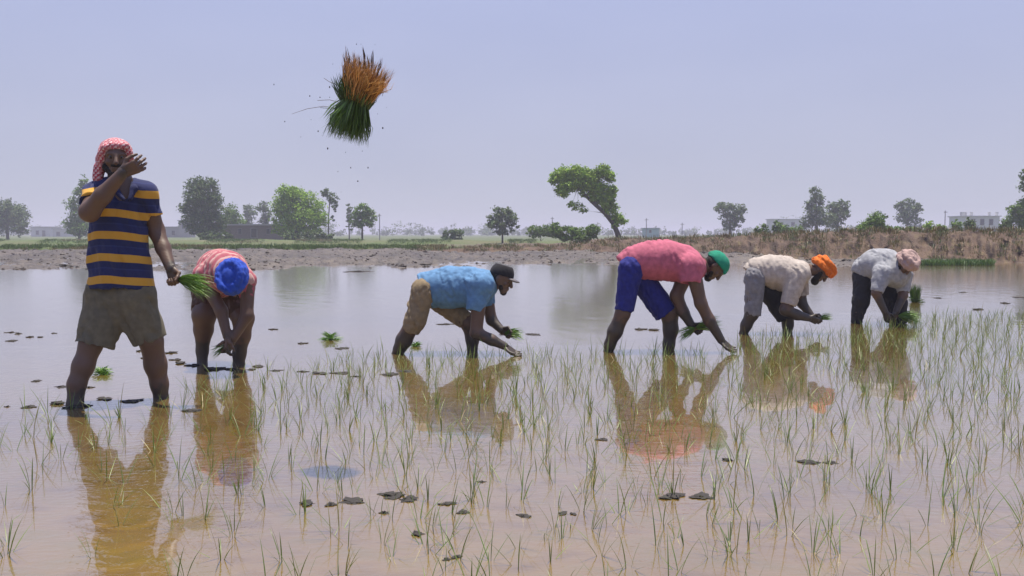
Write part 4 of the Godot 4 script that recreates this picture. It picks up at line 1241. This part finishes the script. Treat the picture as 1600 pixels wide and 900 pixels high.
func build_bundles() -> void:
	# the bundle in the air, roots up
	var d := 4.35
	var w := at(555, 160, d)
	var o := thing("flying_seedling_bundle", w, "green bundle of rice seedlings with orange roots flying through the air", "seedlings")
	var mb := MB.new()
	fan(mb, w, at(541, 218, d) - w, 0.175, 0.062, 0.045, 640, 0.006, Color(0.045, 0.085, 0.015), Color(0.11, 0.18, 0.03), 0.0, 0.009)
	fan(mb, w, at(530, 200, d) - w, 0.15, 0.055, 0.05, 90, 0.006, Color(0.10, 0.20, 0.03), Color(0.16, 0.27, 0.04), 0.0, 0.005)
	fan(mb, w, at(548, 110, d) - w, 0.13, 0.055, 0.045, 220, 0.006, Color(0.02, 0.05, 0.012), Color(0.05, 0.09, 0.02), 0.0, 0.003)
	var rb := MB.new()
	fan(mb, w - Vector3(0, 0.02, 0), at(566, 110, d) - w, 0.085, 0.062, 0.020, 420, 0.006, Color(0.045, 0.07, 0.015), Color(0.11, 0.15, 0.03), 0.0, 0.008)
	fan(rb, w, at(574, 108, d) - w, 0.195, 0.062, 0.055, 760, 0.0042, Color(0.10, 0.04, 0.012), Color(0.72, 0.38, 0.12), 0.0, 0.012)
	part("leaves", mb.mesh(), mats.leaf, o)
	fan(rb, w + Vector3(0.03, 0.05, 0.03), at(585, 120, d) - w, 0.10, 0.045, 0.05, 320, 0.0045, Color(0.36, 0.15, 0.03), Color(0.80, 0.50, 0.18), 0.0, 0.022)
	part("roots", rb.mesh(), mats.plain, o)
	var tips := MB.new()
	for q in [[540, 74], [552, 80], [567, 72], [576, 84], [583, 78], [595, 90], [560, 86], [588, 96], [603, 112], [536, 84], [572, 92]]:
		var tip := at(q[0], q[1], d + rng.randf_range(-0.04, 0.04))
		var root := at(q[0] * 0.75 + 565 * 0.25 + 2, q[1] + 34, d)
		for k in 5:
			tips.blade([root + Vector3(rng.randfn(), rng.randfn(), rng.randfn()) * 0.008, root.lerp(tip, 0.55) + Vector3(rng.randfn(), 0, rng.randfn()) * 0.004, tip + Vector3(rng.randfn(), rng.randfn(), 0) * 0.005], 0.006, Vector3(cos(k), 0, sin(k)), Color(0.05, 0.03, 0.015) if k % 2 else Color(0.13, 0.06, 0.02))
	part("root_tips", tips.mesh(), mats.plain, o)
	var st := MB.new()
	for q in [[[532, 170], [505, 166], [480, 170], [456, 178]], [[530, 160], [515, 156], [496, 157]], [[527, 133], [515, 128], [506, 122]], [[534, 165], [518, 170], [500, 168]]]:
		var path := []
		for p in q:
			path.append(at(p[0], p[1], d + 0.02))
		st.tube(path, [0.0012, 0.0011, 0.0010, 0.0006].slice(0, path.size()), 4)
	part("loose_roots", st.mesh(), surf(lin(0.12, 0.09, 0.06), 0.9), o)
	# drops of mud flung off it
	var drop := SphereMesh.new()
	drop.radius = 0.0026
	drop.height = 0.0056
	drop.radial_segments = 7
	drop.rings = 4
	for q in [[428, 132], [515, 136], [515, 152], [557, 69], [564, 69], [586, 70], [500, 152], [486, 187], [445, 190], [484, 150], [512, 232], [540, 238], [566, 236], [559, 283], [528, 268], [533, 300], [548, 262], [470, 214], [610, 140], [590, 178], [598, 200], [604, 168], [520, 100], [575, 262], [497, 205]]:
		var m := put("mud_drop", drop, mats.clod)
		var s := rng.randf_range(0.5, 1.3)
		m.position = at(q[0], q[1], 4.35 + rng.randf_range(-0.2, 0.3))
		m.scale = Vector3(s, s * rng.randf_range(0.8, 1.8), s)
		tag(m, "tiny drop of mud flung off the flying seedling bundle", "mud drop", "mud drops in the air")
	# held bundles
	held("seedling_bundle", at(279, 437, 5.80), Vector3(0.93, -0.03, 0.25), 0.22, 0.075, 150, "green seedlings in the lowered fist of the standing man")
	held("seedling_bundle", at(352, 540, 7.1), Vector3(-0.6, -0.25, 0.3), 0.12, 0.04, 40, "small dark seedling bunch under the blue turban man's hands")
	held("seedling_bundle", at(789, 521, 8.33), Vector3(0.95, 0.15, 0.2), 0.17, 0.06, 80, "seedling bunch in the rear hand of the man in light blue")
	held("seedling_bundle", at(1088, 513, 8.3), Vector3(0.85, 0.42, 0.1), 0.24, 0.08, 110, "seedling bunch leaning from the hand of the man in pink")
	held("seedling_bundle", at(1086, 514, 8.3), Vector3(-0.9, -0.22, 0.2), 0.17, 0.05, 70, "seedling bunch hanging below the pink shirt man's wrist")
	held("seedling_bundle", at(1280, 498, 9.9), Vector3(0.85, 0.4, 0.1), 0.15, 0.05, 50, "few thin seedlings in the hand of the orange turban man")
	held("seedling_bundle", at(1404, 494, 10.7), Vector3(0.95, 0.02, 0.2), 0.25, 0.09, 130, "thick dark seedling bunch held by the man in grey")
	# bundles waiting on the water
	for q in [[516, 531, 0.12, 170, "bushy green seedling bundle floating alone on open water"], [159, 585, 0.085, 130, "small bright seedling bundle floating between the standing man's legs"], [650, 541, 0.07, 80, "dark little seedling bundle behind the foot of the man in light blue"]]:
		var p := on(q[0], q[1])
		var b := thing("seedling_bundle", p, q[4], "seedlings")
		var f := MB.new()
		for k in 7:
			var a := TAU * k / 7.0 + 0.3
			fan(f, p + Vector3(0, 0.0, 0), Vector3(cos(a), 0.55, sin(a)), q[2] * 1.1, q[2] * 0.3, q[2] * 0.3, q[3] / 7, 0.008, Color(0.06, 0.17, 0.018), Color(0.16, 0.29, 0.035), 0.25, 0.004)
		part("leaves", f.mesh(), mats.leaf, b)
	var sp := on(1430, 472)
	var sb := thing("seedling_bundle", sp, "upright seedling bundle standing in the water beside the man in grey", "seedlings")
	var sm := MB.new()
	fan(sm, sp, Vector3(0, 1, 0), 0.27, 0.05, 0.05, 180, 0.010, Color(0.045, 0.11, 0.02), Color(0.10, 0.17, 0.03), 0.0, 0.004)
	for k in 6:
		fan(sm, sp, Vector3(cos(k * 1.05), 0.35, sin(k * 1.05)), 0.16, 0.04, 0.05, 20, 0.010, Color(0.045, 0.11, 0.02), Color(0.08, 0.13, 0.03), 0.2, 0.004)
	part("leaves", sm.mesh(), mats.leaf, sb)

func tuft_blades() -> Array:   # each a [path, width, across, colour]
	var out := []
	var n := rng.randi_range(3, 7)
	for i in n:
		var az := rng.randf() * TAU
		var o := Vector3(cos(az), 0, sin(az))
		var b := o * 0.010 * rng.randf()
		b.y = -0.02
		var l := rng.randf_range(0.09, 0.215)
		var lean := pow(rng.randf(), 1.4) * 0.85 + 0.06
		var path := [b]
		var dir := Vector3(0, cos(lean), 0) + o * sin(lean)
		var p := b
		var kink := rng.randi_range(2, 4) if rng.randf() < 0.22 else -1
		for j in 5:
			p = p + dir * (l / 5.0)
			path.append(p)
			var dr := 0.10 if j != kink else rng.randf_range(0.6, 1.5)
			dir = (dir + Vector3(0, -dr * rng.randf(), 0) + o * 0.08).normalized()
		out.append([path, rng.randf_range(0.0030, 0.0050), Vector3(cos(az + 1.57 + rng.randfn() * 0.4), 0, sin(az + 1.57)).normalized(), leaf_col()])
	return out

func planted(px: float, py: float) -> float:
	var edge := 640.0
	if px > 280: edge = lerpf(600.0, 575.0, smoothstep(280, 450, px))
	if px > 450: edge = lerpf(575.0, 552.0, smoothstep(450, 620, px))
	if px > 1120: edge = lerpf(548.0, 522.0, smoothstep(1120, 1200, px))
	if px > 1290: edge = lerpf(522.0, 492.0, smoothstep(1290, 1440, px))
	if py < edge:
		return 0.0
	return 0.55 if px < 300 else (0.72 if px < 480 else 1.0)

func build_seedlings() -> void:
	var spots := []
	var d := 2.75
	while d < 12.6:
		var half := d * 0.56
		var x := -half
		while x < half:
			var p := Vector3(x + rng.randfn() * 0.055, 0, -d + rng.randfn() * 0.055)
			var px := 800.0 + p.x / -p.z * FOCAL
			var py := 365.0 + EYE / -p.z * FOCAL
			if rng.randf() < planted(px, py):
				spots.append(p)
			x += 0.152
		d += 0.142
	spots.sort_custom(func(a: Vector3, b: Vector3) -> bool: return a.z > b.z)
	var protos := []
	for i in 16:
		protos.append(tuft_blades())
	var blades := []
	var whole := []
	var named := []
	var words := ["no", "one", "two", "three", "four", "five", "six", "seven", "eight"]
	for t in protos:
		var yellow := 0
		var bent := 0
		for b in t:
			yellow += int(b[3].r > 0.2)
			bent += int((b[0][5] - b[0][4]).normalized().y < 0.15)
		named.append("rice seedling of %s thin green blades%s%s in muddy water" % [words[t.size()], ", %s yellowed" % words[yellow] if yellow else "", ", %s bent over" % words[bent] if bent else ""])
		var ms := []
		var all := MB.new()
		for b in t:
			var one := MB.new()
			one.blade(b[0], b[1], b[2], b[3])
			all.blade(b[0], b[1], b[2], b[3])
			ms.append(one.mesh())
		blades.append(ms)
		whole.append(all.mesh())
	var rest := MB.new()
	for i in spots.size():
		var k := rng.randi_range(0, 15)
		var turn := rng.randf() * TAU
		var s := rng.randf_range(0.75, 1.15)
		if i < 300:
			var o: Node3D
			if i < 130:
				o = thing("rice_seedling", spots[i], "", "")
				for m in blades[k]:
					put("leaf_blade", m, mats.leaf, o)
			else:
				o = put("rice_seedling", whole[k], mats.leaf)
			o.position = spots[i]
			o.rotation.y = turn
			o.scale = Vector3.ONE * s
			tag(o, named[k], "seedling", "planted rice seedlings")
		else:
			var bs := Basis(Vector3.UP, turn).scaled(Vector3.ONE * s)
			for b in protos[k]:
				var path := []
				for q in b[0]:
					path.append(spots[i] + bs * q)
				rest.blade(path, b[1] * s * 1.15, Basis(Vector3.UP, turn) * b[2], b[3])
	tag(put("rice_seedlings", rest.mesh(), mats.leaf), "farther rows of young rice seedlings around the workers' feet", "seedlings", "", "stuff")

func build_clods() -> void:
	var shapes := []
	for v in 5:
		var s := SphereMesh.new()
		s.radius = 0.5
		s.height = 1.0
		s.radial_segments = 22
		s.rings = 12
		var arr := s.get_mesh_arrays()
		var vs: PackedVector3Array = arr[Mesh.ARRAY_VERTEX]
		for i in vs.size():
			var p := vs[i]
			vs[i] = p * (1.0 + 1.3 * n_small.get_noise_3dv(p * 1.3 + Vector3(v * 9.0, 0, 0)) + 0.7 * n_small.get_noise_3dv(p * 4.5 + Vector3(v * 5.0, 3, 0)))
		var t: PackedInt32Array = arr[Mesh.ARRAY_INDEX]
		arr[Mesh.ARRAY_NORMAL] = normals_of(vs, t)
		arr[Mesh.ARRAY_VERTEX] = vs
		arr[Mesh.ARRAY_TANGENT] = null
		var am := ArrayMesh.new()
		am.add_surface_from_arrays(Mesh.PRIMITIVE_TRIANGLES, arr)
		shapes.append(am)
	var mm := MultiMesh.new()
	mm.transform_format = MultiMesh.TRANSFORM_3D
	mm.use_colors = true
	mm.mesh = shapes[1]
	mm.instance_count = 5000
	for i in 5000:
		var a := rng.randf_range(-0.6, 0.5)
		var dd := 25.0 + 32.0 * pow(rng.randf(), 1.15)
		if a > 0.03:
			dd = minf(dd, bank_front(a) + 0.4)
		var sz := rng.randf_range(0.02, 0.065) * (1.0 if rng.randf() < 0.94 else 2.0)
		var tall := sz * rng.randf_range(0.5, 1.0)
		var lift := mud_y(a * dd, dd)
		if lift < -0.012 or a > 0.40 and dd < 33.5:
			lift = -0.3
		mm.set_instance_transform(i, Transform3D(Basis(Vector3.UP, rng.randf() * TAU).scaled(Vector3(sz * 1.6, tall, sz)), Vector3(a * dd, lift, -dd)))
		var tone := rng.randf_range(0.4, 1.15)
		mm.set_instance_color(i, Color(0.072, 0.058, 0.047) * tone)
	var lumps := MultiMeshInstance3D.new()
	lumps.name = "mud_lumps"
	lumps.multimesh = mm
	lumps.material_override = vcol(0.8)
	add_child(lumps)
	tag(lumps, "rough ploughed lumps of mud covering the mud flat", "mud", "", "stuff")
	var spots := [[478, 788, 18, 9], [515, 790, 12, 8], [550, 785, 24, 5], [612, 776, 26, 11], [636, 782, 22, 7], [697, 789, 15, 7], [722, 802, 13, 7], [652, 836, 13, 10], [698, 875, 9, 7], [714, 872, 11, 7], [1050, 779, 24, 11], [1095, 778, 22, 8], [1265, 724, 20, 5], [1300, 724, 15, 5], [818, 808, 15, 6], [895, 804, 8, 5], [942, 688, 11, 6], [1137, 720, 11, 7], [752, 754, 9, 5], [600, 803, 9, 8], [880, 803, 12, 4],
		[42, 637, 14, 6], [88, 632, 12, 11], [108, 638, 16, 9], [132, 636, 14, 8], [160, 624, 18, 6], [202, 628, 20, 6], [298, 643, 17, 6], [96, 605, 14, 5], [138, 606, 9, 5], [265, 552, 10, 7], [225, 560, 7, 5], [217, 549, 6, 5], [10, 636, 6, 5], [54, 596, 12, 4],
		[281, 568, 13, 8], [300, 572, 13, 7], [330, 578, 17, 8], [347, 577, 15, 7], [362, 578, 11, 7], [402, 573, 15, 4], [274, 563, 10, 6], [392, 578, 9, 4], [430, 580, 14, 4], [472, 581, 11, 4], [497, 584, 17, 5], [532, 584, 17, 4], [608, 586, 18, 5], [632, 581, 16, 4], [556, 589, 10, 3],
		[425, 515, 9, 4], [471, 537, 9, 5], [533, 545, 15, 3], [14, 520, 11, 4], [28, 522, 6, 5], [45, 527, 6, 5], [18, 533, 11, 4], [62, 527, 6, 3], [84, 521, 6, 3], [835, 523, 18, 3], [698, 507, 15, 3], [1000, 515, 11, 6], [1022, 516, 10, 5], [1506, 457, 8, 3], [1572, 474, 9, 4], [1592, 465, 11, 3], [1468, 466, 8, 3], [1530, 484, 10, 5], [97, 416, 18, 8], [560, 425, 24, 4], [660, 414, 14, 6], [1547, 411, 7, 5]]
	for i in spots.size():
		var q: Array = spots[i]
		var p := on(q[0], q[1])
		var m := -p.z / FOCAL
		var o := put("mud_clod", shapes[i % 5], mats.clod)
		o.position = p + Vector3(0, 0.0, -q[2] * m * 0.3)
		o.rotation.y = rng.randf() * TAU
		o.scale = Vector3(q[2] * m * 1.35, q[3] * m * 0.62, q[2] * m * 1.3)
		var what := "dark wet clod of mud among the planted rice seedlings"
		if q[1] < 430:
			what = "dark clod of mud at the edge of the mud flat"
		elif q[0] < 260 and q[1] > 590:
			what = "wet clod of mud around the standing man's feet"
		elif q[0] < 410 and q[1] > 555 and q[1] < 600:
			what = "dark clod of mud around the blue turban man's feet"
		elif q[1] > 570 and q[1] < 600:
			what = "flat clod of mud along the first row of seedlings"
		elif q[1] < 570:
			what = "small flat clod of mud on open water without seedlings"
		tag(o, what, "mud clod", "mud clods: " + what)
